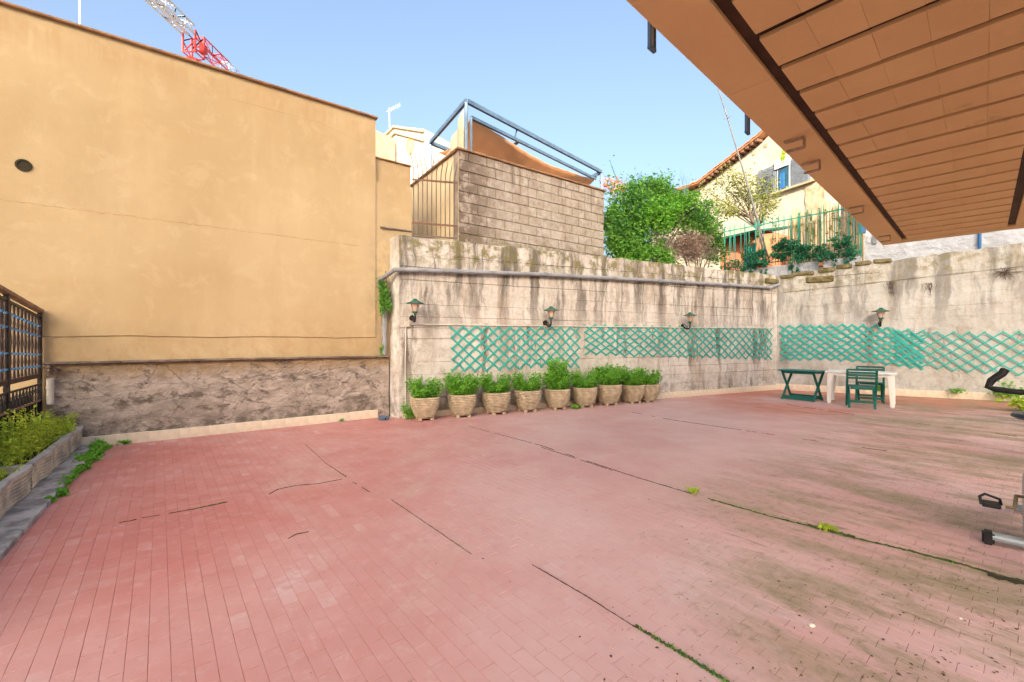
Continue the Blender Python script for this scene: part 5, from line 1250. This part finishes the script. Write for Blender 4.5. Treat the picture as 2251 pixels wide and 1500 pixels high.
# orange hut
hp = at(1588, 560, 17.5); hq = at(1668, 560, 16.2); FHt = Frame((hp.x, hp.y), (hq.x - hp.x, hq.y - hp.y)); ht = empty('garden_hut'); FHt.place(ht); LH = (hq - hp).to_2d().length
tag(ht, 'small orange plastered hut with a dark green door behind the left end of the fence', 'hut')
g = MB(); g.box(-.1, 0, 3.1, LH + .1, 2, 5.55); g.build('wall', M['orange_wall'], ht)
g = MB(); g.box(LH * .62, -.04, 3.2, LH * .93, .0, 5.1); dr_ = g.build('door', simple('dark_green_door', (.01,.05,.04), (.008,.035,.03), 4, .5), ht)
g = MB(); g.box(LH * .74, -.06, 3.3, LH * .755, -.041, 5.0); g.build('door_bar', M['fence_green'], dr_); g = MB(); g.box(LH * .82, -.06, 3.3, LH * .835, -.041, 5.0); g.build('door_bar', M['fence_green'], dr_)
g = MB(); v = [(-.3, -.7, 5.35), (LH + .3, -.7, 5.35), (LH + .3, 2.1, 5.9), (-.3, 2.1, 5.9), (-.3, -.7, 5.42), (LH + .3, -.7, 5.42), (LH + .3, 2.1, 5.97), (-.3, 2.1, 5.97)]
g.add(v, [(0,3,2,1),(4,5,6,7),(0,1,5,4),(1,2,6,5),(2,3,7,6),(3,0,4,7)]); g.build('roof', M['green_metal'], ht)
g = MB(); g.tube([at(1579, 196, 14.2), at(1600, 262, 14.25), at(1650, 430, 14.5), at(1692, 578, 14.9)], [.018, .022, .026, .03], 8); g.tube([at(1592, 262, 14.2), at(1606, 256, 14.2)], .015, 6)
tag(g.build('leaning_pole', M['pole'], smooth=True), 'thin grey leaning pole rising from the garden in front of the house', 'pole')

# ------------------------------------------------------------------ garden plants
def bush(name, blobs, size, leaf, lab, cat, trunk=None, extra=None, elong=1.6):
    pts = np.concatenate([blob(c, r, n_, sh, cl, .42) for c, r, n_, sh, cl in blobs]); o0 = Vector(trunk) if trunk else Vector(blobs[0][0]); o0.z = 3.18
    r_ = empty(name, o0); foliage('crown', pts - np.array(o0), size, M[leaf], r_, elong=elong)
    g = MB()
    for c, rr, n_, sh, cl in blobs:
        for _ in range(3):
            e = Vector(c) - o0 + Vector([random.uniform(-.6, .6) * q for q in rr]); b0_ = Vector((random.uniform(-.15, .15), random.uniform(-.1, .1), 0)); g.tube([b0_, b0_ * .5 + e * .5 + Vector((random.uniform(-.1, .1), 0, .1)), e], [.02, .012, .004], 5, caps=False)
    g.build('stems', M['bark'], r_)
    return tag(r_, lab, cat)
bush('climbing_shrub', [(at(1388, 492, 11.2), (.80, .45, .92), 9200, .1, 48), (at(1368, 525, 10.9), (.42, .32, .62), 3600, .1, 26), (at(1480, 470, 11.8), (.95, .45, .62), 7400, .1, 42), (at(1425, 425, 11.7), (.65, .4, .42), 2600, .2, 24), (at(1400, 560, 10.9), (.52, .2, .25), 2200, .1, 18), (at(1348, 505, 11.0), (.25, .3, .75), 2400, .1, 20), (at(1455, 555, 11.1), (.35, .2, .3), 1300, .1, 14)], .068, 'leaf_bush', 'large bright green leafy shrub climbing over the wall right of the block wall', 'shrub')
bush('climbing_vine', [(at(1440, 470, 11.0), (.75, .3, .42), 2600, .2, 26), (at(1490, 448, 11.4), (.6, .3, .3), 1500, .2, 18), (at(1380, 575, 10.6), (.35, .15, .14), 500, .2, 10)], .066, 'leaf_mid', 'bright yellow green vine sprawling over the front of the big shrub', 'vine')
bush('shrub', [(at(1545, 485, 12.4), (.50, .4, .60), 2600, .2, 24), (at(1566, 540, 12.8), (.40, .3, .72), 3600, .1, 24)], .065, 'leaf_bush', 'darker green shrub between the dry tangle and the left fence post', 'shrub')
bush('dry_shrub', [(at(1515, 548, 11.7), (.80, .3, .55), 9000, .05, 46), (at(1450, 560, 11.3), (.42, .25, .30), 2200, .1, 18)], .06, 'leaf_dry', 'dry brown tangle of twigs hanging below the green shrub', 'shrub', elong=4)
bush('flowering_shrub', [(at(1350, 412, 12.4), (.40, .35, .26), 420, .2, 14)], .06, 'petal', 'small cluster of orange pink blossom beside the pergola end', 'shrub')
bush('wispy_shrub', [(at(1435, 428, 13.6), (.85, .5, .50), 1900, .3, 26), (at(1385, 415, 13.5), (.45, .4, .35), 700, .3, 12)], .055, 'leaf_blue', 'wispy blue green shrub with upright twigs behind the bright shrub', 'shrub')
g = MB()
for _ in range(26):
    a = at(random.uniform(1345, 1520), 430, 13.6); b_ = a + Vector((random.uniform(-.35, .35), 0, random.uniform(.25, .95))); g.tube([a, a * .5 + b_ * .5 + Vector((random.uniform(-.05, .05), 0, 0)), b_], [.008, .006, .002], 4, caps=False)
g.tube([at(1340, 352, 13.2), at(1352, 385, 13.3), at(1375, 430, 13.5)], [.012, .02, .03], 6)
tag(g.build('bare_twigs', M['leaf_blue']), 'bare upright twigs against the sky behind the shrubs', 'twigs')
# small tree
tr = empty('small_tree', (0, 0, 0)); base = at(1685, 592, 15.4); base.z = 3.2; tr.location = base; tag(tr, 'small leaning tree with sparse yellow green leaves in front of the house', 'tree')
g = MB(); pts = []; rl = lambda px, py, D_: at(px, py, D_) - base
tk = [Vector((0, 0, 0)), rl(1678, 540, 15.4), rl(1668, 505, 15.4), rl(1650, 480, 15.4)]; g.tube(tk, [.09, .075, .065, .05], 8)
tips = [(1560, 440), (1580, 400), (1600, 375), (1625, 420), (1640, 385), (1650, 430), (1665, 400), (1680, 430), (1695, 395), (1560, 470), (1600, 440), (1700, 450), (1545, 415), (1620, 395), (1680, 470), (1590, 465), (1705, 425)]
for i, (a, b_) in enumerate(tips):
    e = rl(a, b_, 15.4 + random.uniform(-.6, .6)); s = tk[2 + i % 2]; mdl = s * .5 + e * .5 + Vector((random.uniform(-.15, .15), random.uniform(-.1, .1), random.uniform(0, .22))); g.tube([s, mdl, e], [.032, .018, .005], 5, caps=False)
    for t in (.55, .75, .9, 1.0):
        c = np.array(s * (1 - t) + e * t + (mdl - (s + e) / 2) * 2 * t * (1 - t)); pts.append(c + RNG.normal(size=(62, 3)) * (.15, .15, .12))
g.build('trunk', M['bark'], tr); foliage('crown', np.concatenate(pts), .07, M['leaf_tree'], tr)
# creeper hedge along the fence foot
for i, (t0, t1, dz, n_, lf, lab) in enumerate(((.0, .28, .30, 900, 'leaf_dark', 'sparse dark creeper at the left foot of the green fence'), (.24, .64, .50, 5200, 'leaf_dark', 'dense dark green creeper covering the foot of the fence and spilling over the low wall'), (.6, .97, .48, 2900, 'leaf_dark', 'dark creeper climbing the bars at the right end of the green fence'))):
    pts = []
    for _ in range(26):
        t = random.uniform(t0, t1); c = FE.world(LE * t, -.06 + random.gauss(0, .08), 3.80 + random.uniform(0, dz) + (.25 * max(0, math.sin((t - .4) * 12)) if i == 1 else 0)); pts.append(blob(c, (.17, .14, .13), n_ // 26, .1, 5, .5))
    for _ in range(7 if i < 2 else 3):
        t = random.uniform(t0, t1); c = FE.world(LE * t, -.10, 3.60 + random.uniform(-.1, .1)); pts.append(blob(c, (.07, .05, .16), 45, .1, 4, .5))
    o0 = FE.world(LE * (t0 + t1) / 2, -.05, 3.8); r_ = empty('creeper', o0); foliage('foliage', np.concatenate(pts) - np.array(o0), .06, M[lf], r_); tag(r_, lab, 'creeper', 'creepers along the garden fence')
# climbers in the fence
pts = []; 
for _ in range(54):
    t = random.uniform(.15, .95); pts.append(blob(FE.world(LE * t, .08, random.uniform(4.0, 5.25)), (.06, .05, .22), 38, .1, 4, .5))
r_ = empty('climber', FE.world(LE * .4, .1, 4)); foliage('foliage', np.concatenate(pts) - np.array(r_.location), .05, M['leaf_tree'], r_); tag(r_, 'thin yellow green climber threaded through the middle fence bars', 'climber')
r_ = empty('roof_sprig', at(1722, 340, 19)); foliage('foliage', blob((0, 0, 0), (.16, .12, .35), 160, .1, 8, .5), .09, M['leaf_lime'], r_); tag(r_, 'bright green sprig growing above the house window', 'plant')
g = MB(); p = at(1845, 590, 12.0)
x_, z_ = FE.see(1800, 582, -.12); g.lathe([(.05, 0), (.075, .1), (.08, .1), (.07, .1)], 12); o = g.build('terracotta_shard', M['terracotta_roof']); FE.place(o, x_, -.13, z_ - .03, 0); o.rotation_euler = (1.2, .4, .5)
tag(o, 'broken terracotta pot lying in the creeper on the low white wall', 'pot')
